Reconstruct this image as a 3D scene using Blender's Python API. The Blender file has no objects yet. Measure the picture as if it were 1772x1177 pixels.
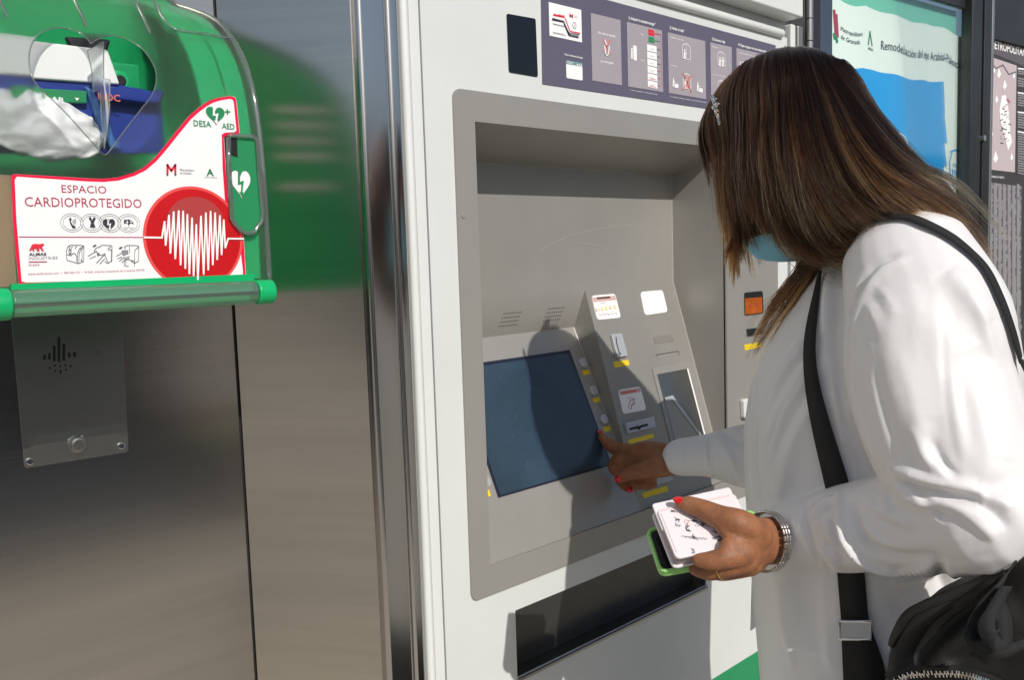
import bpy, bmesh, math, random
import numpy as np
from mathutils import Vector, Matrix, noise
from mathutils.bvhtree import BVHTree
random.seed(7)
rng = np.random.default_rng(11)
scene = bpy.context.scene
C = scene.collection

# ------------------------------------------------------------------ camera
F, YAW, PIT, ROL = 1550.0, 0.8047, 0.0963, -0.0317     # focal length in photo pixels, angles in radians
D = 0.94                                               # camera to machine front, metres
EYE = np.array([0.0, -D, 1.45])
fw = np.array([math.cos(YAW)*math.cos(PIT), math.sin(YAW)*math.cos(PIT), -math.sin(PIT)])
rt = np.cross(fw, [0, 0, 1]); rt /= np.linalg.norm(rt); up = np.cross(rt, fw)
CR = math.cos(ROL)*rt + math.sin(ROL)*up
CU = -math.sin(ROL)*rt + math.cos(ROL)*up
cd = bpy.data.cameras.new('camera'); cam = bpy.data.objects.new('camera', cd); C.objects.link(cam)
cd.sensor_width = 36; cd.lens = F/1772*36; cd.clip_start = .02; cd.clip_end = 400
cam.matrix_world = Matrix(((CR[0], CU[0], -fw[0], EYE[0]), (CR[1], CU[1], -fw[1], EYE[1]), (CR[2], CU[2], -fw[2], EYE[2]), (0, 0, 0, 1)))
scene.camera = cam
# ------------------------------------------------------------------ light
SUN = Vector((.295, 1.0, -.725)).normalized()            # travel direction of the sunlight
sd = bpy.data.lights.new('sun', 'SUN'); so = bpy.data.objects.new('sun', sd); C.objects.link(so)
sd.energy = 3.5; sd.angle = math.radians(.5); sd.color = (1, .955, .89)
so.rotation_euler = SUN.to_track_quat('-Z', 'Y').to_euler(); so.location = (-2, -6, 6)
w = bpy.data.worlds.new('World'); scene.world = w; w.use_nodes = True
nt = w.node_tree; bg = nt.nodes['Background']
sky = nt.nodes.new('ShaderNodeTexSky'); sky.sky_type = 'NISHITA'; sky.sun_disc = False; sky.dust_density = 1.6; sky.air_density = 1.0
sky.sun_elevation = math.asin(-SUN.z); sky.sun_rotation = math.atan2(-SUN.x, -SUN.y) % (2*math.pi)
nt.links.new(sky.outputs[0], bg.inputs[0]); bg.inputs[1].default_value = .085
scene.view_settings.view_transform = 'Standard'; scene.view_settings.look = 'None'
scene.view_settings.exposure = 0.0; scene.view_settings.gamma = 1.0; scene.view_settings.use_curve_mapping = False
scene.cycles.use_denoising = True
scene.cycles.max_bounces = 12; scene.cycles.transparent_max_bounces = 16; scene.cycles.transmission_bounces = 10

# ------------------------------------------------------------------ helpers: places
def ray(x, y): return fw + CR*(x-886)/F - CU*(y-588.5)/F
def P(x, y, Y):                                        # point seen at photo pixel, on the vertical plane Y
    d = ray(x, y); return Vector(EYE + d*((Y-EYE[1])/d[1]))
def PX(x, y, X):
    d = ray(x, y); return Vector(EYE + d*((X-EYE[0])/d[0]))
def PZ(x, y, z): return Vector(EYE + ray(x, y)*z)
def PP(x, y, o, n):
    d = Vector(ray(x, y)); e = Vector(EYE); return e + d*((o-e).dot(n)/d.dot(n))
def px(p):
    q = np.array(p)-EYE; z = q@fw; return 886+F*(q@CR)/z, 588.5-F*(q@CU)/z, z

# ------------------------------------------------------------------ helpers: materials
def mat(name, col, rough=.5, metal=0., spec=.5, coat=0., bump=0., bscale=200., var=0., vscale=8., stretch=(1, 1, 1), aniso=0., arot=0., trans=0., sss=0., sheen=0., emit=None):
    m = bpy.data.materials.new(name); m.use_nodes = True
    t = m.node_tree; b = t.nodes['Principled BSDF']; I = b.inputs
    I['Base Color'].default_value = (*col, 1); I['Roughness'].default_value = rough; I['Metallic'].default_value = metal
    I['Specular IOR Level'].default_value = spec; I['Coat Weight'].default_value = coat; I['Transmission Weight'].default_value = trans
    I['Anisotropic'].default_value = aniso; I['Anisotropic Rotation'].default_value = arot
    if sss: I['Subsurface Weight'].default_value = sss; I['Subsurface Radius'].default_value = (.008, .003, .0015); I['Subsurface Scale'].default_value = 1
    if sheen: I['Sheen Weight'].default_value = sheen
    if emit: I['Emission Color'].default_value = (*emit[0], 1); I['Emission Strength'].default_value = emit[1]
    if bump or var:
        tc = t.nodes.new('ShaderNodeTexCoord'); mp = t.nodes.new('ShaderNodeMapping'); mp.inputs['Scale'].default_value = stretch
        t.links.new(tc.outputs['Object'], mp.inputs['Vector'])
    if bump:
        n = t.nodes.new('ShaderNodeTexNoise'); n.inputs['Scale'].default_value = bscale; n.inputs['Detail'].default_value = 3
        bp = t.nodes.new('ShaderNodeBump'); bp.inputs['Strength'].default_value = bump; bp.inputs['Distance'].default_value = .002
        t.links.new(mp.outputs[0], n.inputs['Vector']); t.links.new(n.outputs[0], bp.inputs['Height']); t.links.new(bp.outputs[0], I['Normal'])
    if var:
        n = t.nodes.new('ShaderNodeTexNoise'); n.inputs['Scale'].default_value = vscale; n.inputs['Detail'].default_value = 6; n.inputs['Roughness'].default_value = .65
        r = t.nodes.new('ShaderNodeValToRGB'); r.color_ramp.elements[0].position = .3; r.color_ramp.elements[1].position = .72
        r.color_ramp.elements[0].color = (*[c*(1-var) for c in col], 1); r.color_ramp.elements[1].color = (*[min(1, c*(1+var*.6)) for c in col], 1)
        t.links.new(mp.outputs[0], n.inputs['Vector']); t.links.new(n.outputs[0], r.inputs[0]); t.links.new(r.outputs[0], I['Base Color'])
        mr = t.nodes.new('ShaderNodeMapRange'); mr.inputs['To Min'].default_value = rough*(1-var*.5); mr.inputs['To Max'].default_value = min(1, rough*(1+var*.7))
        t.links.new(n.outputs[0], mr.inputs[0]); t.links.new(mr.outputs[0], I['Roughness'])
    return m
M = {}
M['white_paint'] = mat('white_paint', (.66, .685, .675), .42, bump=.12, bscale=900, var=.05, vscale=5)
M['white_trim'] = mat('white_trim', (.70, .72, .71), .35, var=.04, vscale=6)
M['bezel'] = mat('bezel', (.335, .325, .305), .42, metal=.25, bump=.10, bscale=1200, var=.05, vscale=6)
M['recess'] = mat('recess', (.37, .358, .333), .38, metal=.35, bump=.10, bscale=1200, var=.06, vscale=7)
M['steel'] = mat('steel', (.60, .565, .515), .21, metal=1, var=.09, vscale=3, stretch=(.7, .7, 16), aniso=.7, arot=0, bump=.02, bscale=60)
M['steel_post'] = mat('steel_post', (.62, .60, .58), .17, metal=1, var=.06, vscale=3, stretch=(14, 14, .35), aniso=.6, arot=.25)
M['scratch'] = mat('scratch', (.52, .51, .48), .5)
M['plate_steel'] = mat('plate_steel', (.37, .365, .35), .33, metal=1, var=.05, vscale=9, stretch=(1, 1, 4))
M['chrome'] = mat('chrome', (.75, .75, .75), .16, metal=1)
M['black'] = mat('black', (.012, .012, .013), .45)
M['black_gloss'] = mat('black_gloss', (.006, .007, .012), .12)
M['gap'] = mat('gap', (.02, .02, .02), .8)
M['flap'] = mat('flap', (.035, .034, .031), .33, var=.35, vscale=10, bump=.05, bscale=80)
M['yellow'] = mat('yellow', (.80, .60, .015), .45)
M['label_white'] = mat('label_white', (.90, .88, .86), .3)
M['label_pink'] = mat('label_pink', (.62, .42, .38), .4)
M['slot_dark'] = mat('slot_dark', (.09, .05, .045), .5)
M['grey_label'] = mat('grey_label', (.22, .20, .19), .4)
M['silver_plastic'] = mat('silver_plastic', (.50, .51, .53), .32, metal=.3)
M['reader_plastic'] = mat('reader_plastic', (.46, .49, .55), .4)
M['screen'] = mat('screen', (.032, .058, .088), .26, coat=.25, var=.3, vscale=7)
M['dust'] = mat('dust', (.10, .135, .17), .7)
M['screen_rim'] = mat('screen_rim', (.015, .018, .035), .3)
M['orange'] = mat('orange', (.42, .095, .012), .3, var=.3, vscale=60)
M['green_paint'] = mat('green_paint', (.015, .26, .10), .45, var=.06)
M['green_plastic'] = mat('green_plastic', (.006, .43, .14), .3, var=.05, vscale=20)
M['green_plastic_deep'] = mat('green_plastic_deep', (.006, .40, .13), .4, var=.1, vscale=20)
M['navy'] = mat('navy', (.012, .035, .26), .4, var=.15, vscale=25)
M['device_blue'] = mat('device_blue', (.05, .14, .36), .4)
M['bag_foil'] = mat('bag_foil', (.80, .80, .81), .45, metal=.05, bump=.3, bscale=70)
M['paper'] = mat('paper', (.84, .85, .84), .6)
M['tan'] = mat('tan', (.40, .27, .15), .5, var=.2, vscale=30)
M['sticker_white'] = mat('sticker_white', (.86, .86, .87), .32)
M['sticker_red'] = mat('sticker_red', (.78, .008, .055), .32)
M['disc_red'] = mat('disc_red', (.56, .010, .014), .28, var=.12, vscale=14)
M['disc_rim'] = mat('disc_rim', (.80, .09, .085), .28)
M['disc_sheen'] = mat('disc_sheen', (.42, .055, .055), .28)
M['print_maroon'] = mat('print_maroon', (.42, .035, .085), .5)
M['print_dark'] = mat('print_dark', (.035, .037, .05), .5)
M['print_grey'] = mat('print_grey', (.25, .25, .28), .5)
M['print_white'] = mat('print_white', (.88, .88, .88), .5)
M['print_green'] = mat('print_green', (.012, .24, .085), .5)
M['print_red'] = mat('print_red', (.70, .02, .05), .5)
M['print_coral'] = mat('print_coral', (.72, .17, .12), .5)
M['print_tan'] = mat('print_tan', (.70, .45, .05), .5)
M['print_teal'] = mat('print_teal', (.16, .29, .31), .5)
M['panel_slate'] = mat('panel_slate', (.115, .105, .155), .38, var=.04, vscale=5)
M['panel_lilac'] = mat('panel_lilac', (.36, .325, .36), .4, var=.03)
M['dark_frame'] = mat('dark_frame', (.048, .05, .053), .33, metal=.5, var=.25, vscale=5)
M['blue_frame'] = mat('blue_frame', (.11, .14, .19), .3, metal=.6, var=.15, vscale=4)
M['grey_metal'] = mat('grey_metal', (.34, .34, .34), .35, metal=.7, var=.1)
M['board_teal'] = mat('board_teal', (.17, .56, .43), .55, var=.06, vscale=4)
M['poster'] = mat('poster', (.80, .88, .85), .55, var=.03, vscale=3)
M['poster_blue'] = mat('poster_blue', (.004, .33, .78), .5, var=.05, vscale=5)
M['map_board'] = mat('map_board', (.05, .046, .048), .5, var=.1, vscale=6)
M['map_pink'] = mat('map_pink', (.52, .44, .46), .5)
M['map_grey'] = mat('map_grey', (.115, .105, .115), .5)
M['map_text'] = mat('map_text', (.26, .25, .26), .5)
M['skin'] = mat('skin', (.31, .130, .062), .50, spec=.35, sss=.12, bump=.35, bscale=420, var=.30, vscale=55)
M['nail'] = mat('nail', (.66, .006, .012), .12, coat=.6)
M['blouse'] = mat('blouse', (.84, .83, .835), .5, bump=.55, bscale=34, stretch=(1, 1, .42))
def thin_cloth(m, share, col):
    t = m.node_tree; N = t.nodes; b = N['Principled BSDF']; tl = N.new('ShaderNodeBsdfTranslucent'); tl.inputs[0].default_value = (*col, 1)
    x = N.new('ShaderNodeMixShader'); x.inputs[0].default_value = share
    t.links.new(b.outputs[0], x.inputs[1]); t.links.new(tl.outputs[0], x.inputs[2]); t.links.new(x.outputs[0], N['Material Output'].inputs[0])
thin_cloth(M['blouse'], .12, (.95, .94, .945))
M['strap'] = mat('strap', (.010, .010, .011), .7, bump=.5, bscale=700, stretch=(1, 1, 6))
M['nylon'] = mat('nylon', (.013, .013, .0125), .58, spec=.4, bump=.25, bscale=700, var=.35, vscale=16)
M['trousers'] = mat('trousers', (.012, .012, .015), .7)
M['shoe'] = mat('shoe', (.02, .02, .02), .4)
M['mask_blue'] = mat('mask_blue', (.26, .66, .90), .7, bump=.2, bscale=500)
M['wallet'] = mat('wallet', (.80, .73, .75), .4, bump=.08, bscale=600)
M['wallet_edge'] = mat('wallet_edge', (.36, .30, .31), .5)
M['case_green'] = mat('case_green', (.30, .64, .19), .45)
M['gold'] = mat('gold', (.80, .55, .22), .2, metal=1)
M['watch_steel'] = mat('watch_steel', (.62, .60, .57), .22, metal=1)
M['eye'] = mat('eye', (.6, .58, .55), .1)
M['paving'] = mat('paving', (.41, .37, .305), .8, bump=.3, bscale=60, var=.2, vscale=2)
M['facade'] = mat('facade', (.035, .034, .031), .7, var=.25, vscale=.8)
M['facade_glass'] = mat('facade_glass', (.03, .035, .04), .1)
M['hair_base'] = mat('hair_base', (.018, .009, .005), .6)

def clear_mat(name, rough, mix_t, tint=(1, 1, 1), gloss=.1, diffuse=0.):
    """clear or frosted sheet: part straight-through, part scattered, with a surface gloss"""
    m = bpy.data.materials.new(name); m.use_nodes = True; t = m.node_tree; N = t.nodes; L = t.links
    N.remove(N['Principled BSDF']); out = N['Material Output']
    tr = N.new('ShaderNodeBsdfTransparent'); tr.inputs[0].default_value = (*tint, 1)
    gl = N.new('ShaderNodeBsdfGlossy'); gl.inputs['Roughness'].default_value = .08 if rough < .05 else .22
    lw = N.new('ShaderNodeLayerWeight'); lw.inputs[0].default_value = .12
    a = tr.outputs[0]
    if rough >= .05:
        rf = N.new('ShaderNodeBsdfRefraction'); rf.inputs['Roughness'].default_value = rough; rf.inputs['IOR'].default_value = 1.18; rf.inputs[0].default_value = (*tint, 1)
        x = N.new('ShaderNodeMixShader'); x.inputs[0].default_value = 1-mix_t
        L.new(tr.outputs[0], x.inputs[1]); L.new(rf.outputs[0], x.inputs[2]); a = x.outputs[0]
    if diffuse:
        df = N.new('ShaderNodeBsdfDiffuse'); df.inputs[0].default_value = (.8, .82, .82, 1)
        x = N.new('ShaderNodeMixShader'); x.inputs[0].default_value = diffuse
        L.new(a, x.inputs[1]); L.new(df.outputs[0], x.inputs[2]); a = x.outputs[0]
    mm = N.new('ShaderNodeMath'); mm.operation = 'MULTIPLY_ADD'; mm.inputs[1].default_value = .45; mm.inputs[2].default_value = gloss
    L.new(lw.outputs['Fresnel'], mm.inputs[0])
    x = N.new('ShaderNodeMixShader'); L.new(mm.outputs[0], x.inputs[0]); L.new(a, x.inputs[1]); L.new(gl.outputs[0], x.inputs[2])
    L.new(x.outputs[0], out.inputs[0]); return m
M['frosted'] = clear_mat('frosted', .40, .24, (.97, .99, .98), .010, .03)
M['clear'] = clear_mat('clear', 0, 1, (.97, .98, .98), .02)
M['clear_edge'] = clear_mat('clear_edge', 0, 1, (.62, .68, .66), .12, .10)
M['glass'] = clear_mat('glass', 0, 1, (.97, .99, .98), .012)

def hair_mat():
    m = bpy.data.materials.new('hair_strands'); m.use_nodes = True; t = m.node_tree; N = t.nodes; L = t.links
    N.remove(N['Principled BSDF'])
    h = N.new('ShaderNodeBsdfHairPrincipled'); h.parametrization = 'COLOR'; h.inputs['Roughness'].default_value = .28
    h.inputs['Radial Roughness'].default_value = .35; h.inputs['IOR'].default_value = 1.35
    at = N.new('ShaderNodeAttribute'); at.attribute_name = 'tone'
    r = N.new('ShaderNodeValToRGB'); e = r.color_ramp.elements
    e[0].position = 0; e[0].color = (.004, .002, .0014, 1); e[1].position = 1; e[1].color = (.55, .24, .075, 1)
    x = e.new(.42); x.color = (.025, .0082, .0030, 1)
    L.new(at.outputs['Fac'], r.inputs[0]); L.new(r.outputs[0], h.inputs['Color']); L.new(h.outputs[0], N['Material Output'].inputs[0])
    return m
M['hair'] = hair_mat()

# ------------------------------------------------------------------ helpers: objects
def tag(o, label=None, cat=None, group=None, kind=None):
    if label: o['label'] = label
    if cat: o['category'] = cat
    if group: o['group'] = group
    if kind: o['kind'] = kind
    return o
def empty(name, loc, label, cat, group=None):
    o = bpy.data.objects.new(name, None); C.objects.link(o); o.location = loc; o.empty_display_size = .05
    bpy.context.view_layer.update(); return tag(o, label, cat, group)
def link(name, me, m=None, parent=None, smooth=False, kind=None):
    o = bpy.data.objects.new(name, me); C.objects.link(o)
    for x in (m if isinstance(m, (list, tuple)) else [m]):
        if x is not None: me.materials.append(M[x] if isinstance(x, str) else x)
    if smooth: me.shade_smooth()
    if parent:
        o.parent = parent; o.matrix_parent_inverse = Matrix.Translation(-world_loc(parent))
    if kind: o['kind'] = kind
    return o
def world_loc(o):
    v = Vector((0, 0, 0))
    if o.type == 'EMPTY': v = o.location.copy()
    return v
def mesh(name, vs, fs, m=None, parent=None, smooth=False, kind=None, mi=None, bevel=0, seg=2):
    me = bpy.data.meshes.new(name); me.from_pydata([tuple(v) for v in vs], [], fs); me.validate()
    bm = bmesh.new(); bm.from_mesh(me); bmesh.ops.recalc_face_normals(bm, faces=bm.faces) if mi is None and len(fs) > 1 else None
    bm.to_mesh(me); bm.free()
    if mi is not None: me.polygons.foreach_set('material_index', mi)
    o = link(name, me, m, parent, smooth, kind)
    if bevel: add_bevel(o, bevel, seg)
    return o
def add_bevel(o, w, seg=2, angle=35):
    b = o.modifiers.new('bevel', 'BEVEL'); b.width = w; b.segments = seg; b.limit_method = 'ANGLE'; b.angle_limit = math.radians(angle); b.harden_normals = False
    o.data.shade_smooth()
    wn = o.modifiers.new('wn', 'WEIGHTED_NORMAL'); wn.keep_sharp = False
def box(name, x0, x1, y0, y1, z0, z1, m, parent=None, bevel=0, seg=2):
    vs = [(x, y, z) for x in (x0, x1) for y in (y0, y1) for z in (z0, z1)]
    fs = [(0, 1, 3, 2), (4, 6, 7, 5), (0, 4, 5, 1), (2, 3, 7, 6), (0, 2, 6, 4), (1, 5, 7, 3)]
    return mesh(name, vs, fs, m, parent, bevel=bevel, seg=seg)
def slab(name, pts, n, t, m, parent=None, bevel=0, smooth=False, seg=2):
    """a flat polygon (any plane) given thickness t along -n"""
    pts = [Vector(p) for p in pts]; n = Vector(n); k = len(pts)
    vs = pts + [p-n*t for p in pts]
    fs = [tuple(range(k)), tuple(reversed(range(k, 2*k)))] + [(i, i+k, (i+1) % k+k, (i+1) % k) for i in range(k)]
    return mesh(name, vs, fs, m, parent, bevel=bevel, smooth=smooth, seg=seg)
def catmull(pts, n):
    p = np.array(pts, float); k = len(p); out = []
    for t in np.linspace(0, k-1, n):
        i = min(int(t), k-2); f = t-i
        a, b, c, d = p[max(i-1, 0)], p[i], p[i+1], p[min(i+2, k-1)]
        out.append(.5*(2*b+(c-a)*f+(2*a-5*b+4*c-d)*f*f+(3*b-a-3*c+d)*f**3))
    return np.array(out)
def tube_geo(pts, rad, seg=12, cap=True, flat=None, updir=None):
    """lofted tube with rounded ends; rad per point; flat=(a,b) scales the section across / along updir"""
    p = np.array(pts, float); r = np.array(rad, float); n = len(p)
    tan = np.gradient(p, axis=0); tan /= np.linalg.norm(tan, axis=1)[:, None]+1e-12
    u = np.array(updir, float) if updir is not None else np.array([.31, .17, .93])
    vs = []; rings = []
    P_, R_, T_ = [], [], []
    if cap:
        for a in (80, 55, 28): P_.append(p[0]-tan[0]*r[0]*math.sin(math.radians(a))); R_.append(r[0]*math.cos(math.radians(a))); T_.append(tan[0])
    for i in range(n): P_.append(p[i]); R_.append(r[i]); T_.append(tan[i])
    if cap:
        for a in (28, 55, 80): P_.append(p[-1]+tan[-1]*r[-1]*math.sin(math.radians(a))); R_.append(r[-1]*math.cos(math.radians(a))); T_.append(tan[-1])
    fa, fb = flat if flat else (1, 1)
    side = np.cross(T_[0], u); side /= np.linalg.norm(side)
    for q, rr, t in zip(P_, R_, T_):
        if updir is not None: side = np.cross(t, u)
        side = side - t*(side@t); side /= np.linalg.norm(side)+1e-12
        w_ = np.cross(side, t); b = len(vs)
        for j in range(seg):
            a = 2*math.pi*j/seg; vs.append(q+side*math.cos(a)*rr*fa+w_*math.sin(a)*rr*fb)
        rings.append(b)
    fs = [(a+j, a+(j+1) % seg, b+(j+1) % seg, b+j) for a, b in zip(rings[:-1], rings[1:]) for j in range(seg)]
    fs.append(tuple(reversed(range(rings[0], rings[0]+seg)))); fs.append(tuple(range(rings[-1], rings[-1]+seg)))
    return vs, fs
def ell_geo(c, ax, nu=20, nv=14):
    """ellipsoid with centre c and three axis vectors"""
    c = np.array(c); A = [np.array(a, float) for a in ax]; vs = [c+A[2]]; fs = []
    for i in range(1, nv):
        th = math.pi*i/nv
        for j in range(nu):
            ph = 2*math.pi*j/nu; vs.append(c+A[0]*math.sin(th)*math.cos(ph)+A[1]*math.sin(th)*math.sin(ph)+A[2]*math.cos(th))
    vs.append(c-A[2]); L = len(vs)-1
    for j in range(nu):
        k = (j+1) % nu; fs.append((0, 1+j, 1+k)); fs.append((L, L-nu+k, L-nu+j))
        for i in range(nv-2): a = 1+i*nu; fs.append((a+j, a+nu+j, a+nu+k, a+k))
    return vs, fs
def merge(geos):
    vs, fs = [], []
    for v, f in geos:
        b = len(vs); vs += [tuple(x) for x in v]; fs += [tuple(i+b for i in q) for q in f]
    return vs, fs
def remeshed(geos, voxel, smooth_it=6, fac=.5):
    vs, fs = merge(geos); me = bpy.data.meshes.new('tmp'); me.from_pydata(vs, [], fs); me.update()
    bm = bmesh.new(); bm.from_mesh(me)
    bmesh.ops.recalc_face_normals(bm, faces=bm.faces); bm.to_mesh(me); bm.free()
    o = bpy.data.objects.new('tmp', me); C.objects.link(o)
    r = o.modifiers.new('r', 'REMESH'); r.mode = 'VOXEL'; r.voxel_size = voxel; r.adaptivity = 0
    s = o.modifiers.new('s', 'SMOOTH'); s.iterations = smooth_it; s.factor = fac
    dg = bpy.context.evaluated_depsgraph_get(); dg.update()
    out = bpy.data.meshes.new_from_object(o.evaluated_get(dg), depsgraph=dg)
    bpy.data.objects.remove(o); bpy.data.meshes.remove(me); out.materials.clear(); return out

# flat print on a plane: polygons and text, gathered per material
class Art:
    def __init__(s, o, u, v):
        s.o = Vector(o); s.u = Vector(u).normalized(); s.v = Vector(v).normalized(); s.n = s.u.cross(s.v)
        s.vs, s.fs, s.mi, s.mats = [], [], [], []
    def uv(s, x, y):
        p = PP(x, y, s.o, s.n)-s.o; return (p.dot(s.u), p.dot(s.v))
    def pt(s, u, v, h=0): return s.o+s.u*u+s.v*v+s.n*h
    def at(s, x, y, h=0): return s.pt(*s.uv(x, y), h)
    def _m(s, m):
        if m not in s.mats: s.mats.append(m)
        return s.mats.index(m)
    def polyuv(s, pts, m, layer=1):
        b = len(s.vs); s.vs += [s.pt(u, v, layer*.0004) for u, v in pts]
        s.fs.append(tuple(range(b, b+len(pts)))); s.mi.append(s._m(m))
    def poly(s, pts, m, layer=1): s.polyuv([s.uv(*p) for p in pts], m, layer)
    def rect(s, x0, y0, x1, y1, m, layer=1):
        """axis-aligned on the plane, from its top-left and bottom-right photo pixels"""
        a, b = s.uv(x0, y0), s.uv(x1, y1); s.polyuv([(a[0], b[1]), (b[0], b[1]), (b[0], a[1]), (a[0], a[1])], m, layer)
    def line(s, pts, wd, m, layer=2, uv=False):
        q = pts if uv else [s.uv(*p) for p in pts]
        for (a, b), (c, d) in zip(q[:-1], q[1:]):
            l = math.hypot(c-a, d-b) or 1e-9; nx, ny = -(d-b)/l*wd/2, (c-a)/l*wd/2; ex, ey = (c-a)/l*wd*.35, (d-b)/l*wd*.35
            s.polyuv([(a-ex-nx, b-ey-ny), (c+ex-nx, d+ey-ny), (c+ex+nx, d+ey+ny), (a-ex+nx, b-ey+ny)], m, layer)
    def disc(s, x, y, r, m, layer=2, ry=None, n=28):
        a = s.uv(x, y); ry = ry or r; s.polyuv([(a[0]+r*math.cos(2*math.pi*i/n), a[1]+ry*math.sin(2*math.pi*i/n)) for i in range(n)], m, layer)
    def ringline(s, x, y, r, ry, wd, m, layer=2, n=36):
        a = s.uv(x, y); s.line([(a[0]+r*math.cos(2*math.pi*i/n), a[1]+ry*math.sin(2*math.pi*i/n)) for i in range(n+1)], wd, m, layer, True)
    def rrect(s, cs, m, layer, r=.2, n=5):
        """rounded quad from four photo pixels TL TR BR BL"""
        q = [Vector(s.uv(*c)) for c in cs]; s.polyuv([(p.x, p.y) for p in rounded(q, r, n)], m, layer)
    def text(s, txt, x0, y0, x1, cap, m, layer=2, bold=0.):
        """baseline from pixel (x0,y0) to pixel column x1, cap height in pixels"""
        a = s.uv(x0, y0); b = s.uv(x1, y0); h = s.uv(x0, y0-cap)[1]-a[1]
        cu = bpy.data.curves.new('t', 'FONT'); cu.body = txt; cu.size = 1; cu.resolution_u = 2; cu.offset = bold
        o = bpy.data.objects.new('t', cu); C.objects.link(o); dg = bpy.context.evaluated_depsgraph_get(); dg.update()
        me = bpy.data.meshes.new_from_object(o.evaluated_get(dg)); bpy.data.objects.remove(o); bpy.data.curves.remove(cu)
        co = np.array([v.co[:] for v in me.vertices])
        if len(co) == 0: return
        x_a, x_b = co[:, 0].min(), co[:, 0].max(); sx = (b[0]-a[0])/(x_b-x_a); sy = h/.71
        base = len(s.vs); k = s._m(m)
        s.vs += [s.pt(a[0]+(c[0]-x_a)*sx, a[1]+c[1]*sy, layer*.0004) for c in co]
        for p in me.polygons: s.fs.append(tuple(base+i for i in p.vertices)); s.mi.append(k)
        bpy.data.meshes.remove(me)
    def heart(s, x, y, wd, ht, m, layer=2, bolt=None):
        a = s.uv(x, y); pts = heart_uv(a[0], a[1], wd, ht); s.polyuv(pts, m, layer)
        if bolt:
            f = lambda i, j: (a[0]+i*wd, a[1]+j*ht)
            s.polyuv([f(-.12, .45), f(-.16, -.02), f(.02, .02), f(-.04, -.28), f(-.13, -.24), f(.02, -.47), f(.12, -.24), f(.05, -.27), f(.16, .16), f(-.04, .1), f(-.02, .38)], bolt, layer+1)
    def build(s, name, parent, kind=None):
        o = mesh(name, s.vs, s.fs, s.mats, parent, mi=s.mi, kind=kind); return o
def heart_uv(cx, cy, wd, ht, n=40):
    q = []
    for i in range(n):
        t = 2*math.pi*i/n; X = 16*math.sin(t)**3; Y = 13*math.cos(t)-5*math.cos(2*t)-2*math.cos(3*t)-math.cos(4*t)
        q.append((cx+X/32*wd, cy+(Y+2.4)/29*ht))
    return q[::-1]
def rounded(q, r, n=5):
    """round the corners of polygon q (Vectors); r is a share of the shorter adjoining edge"""
    out = []; k = len(q)
    for i in range(k):
        a, b, c = q[i-1], q[i], q[(i+1) % k]; e = min((a-b).length, (c-b).length)*r
        p0 = b+(a-b).normalized()*e; p1 = b+(c-b).normalized()*e
        for j in range(n+1):
            t = j/n; out.append(p0*(1-t)**2+b*2*t*(1-t)+p1*t*t)
    return out
def plate(name, art, cs, t, m, parent, r=.0, bevel=0, base=0.):
    """solid plate lying on an Art plane, corners by pixel, standing t proud"""
    q = [Vector(art.uv(*c)) for c in cs]
    if r: q = rounded(q, r)
    return slab(name, [art.pt(p.x, p.y, base+t) for p in q], art.n, t, m, parent, bevel=bevel)

# ------------------------------------------------------------------ setting
def sheet(name, x0, x1, y0, y1, z, m):
    o = mesh(name, [(x0, y0, z), (x1, y0, z), (x1, y1, z), (x0, y1, z)], [(0, 1, 2, 3)], m); o['kind'] = 'structure'; return o
sheet('ground', -390, 390, -390, 390, 0, 'paving')
_backdrop = empty('backdrop', (0, -9, 0), 'long dark low building added out of view for the steel to reflect', 'backdrop')
box('wall', -30, 24, -11, -7.2, 0, 2.75, 'facade', _backdrop)  # unseen dark mass, added so the steel has something dark to mirror
for k in range(13):
    box('window', -28+4*k, -25.6+4*k, -7.25, -7.19, .8, 2.2, 'facade_glass', _backdrop)

FRONT = Art((0, 0, 0), (1, 0, 0), (0, 0, 1))
def fx(x, y=560, Y=0): return P(x, y, Y).x
def fz(x, y, Y=0): return P(x, y, Y).z

# ------------------------------------------------------------------ steel cabinet on the left
YW = .15                                                # its wall plane lies deeper than the machine front
cab = empty('steel_cabinet', (.2, YW+.2, 0), 'brushed stainless steel cabinet wall beside the ticket machine', 'cabinet')
XG = P(404, 540, YW).x; XA = fx(633); H = 2.45
slab('panel', [(-1.6, YW, 0), (XG-.0008, YW, 0), (XG-.0008, YW, H), (-1.6, YW, H)], (0, -1, 0), .02, 'steel', cab, bevel=.0015)
an = Vector((-(YW), -(XA-XG), 0)).normalized(); an = Vector((-(YW-0.0), -(XA-XG), 0)); an.normalize()
an = Vector((-YW, -(XA-XG), 0)).normalized()
slab('angled_panel', [(XG+.0008, YW-.001, 0), (XA, .0, 0), (XA, .0, H), (XG+.0008, YW-.001, H)], an, .014, 'steel', cab, bevel=.0015)
box('corner_post', XA+.001, fx(683), -.012, .03, 0, H, 'steel_post', cab, bevel=.0065, seg=4)
box('corner_post', fx(684), fx(705.5), -.010, .03, 0, H, 'steel_post', cab, bevel=.006, seg=4)
box('seam_strip', XG-.012, XG+.002, YW+.0022, YW+.02, 0, H, 'dark_frame', cab)
box('backing', XG-.05, fx(712), YW+.03, YW+.04, 0, H, 'gap', cab)

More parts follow.
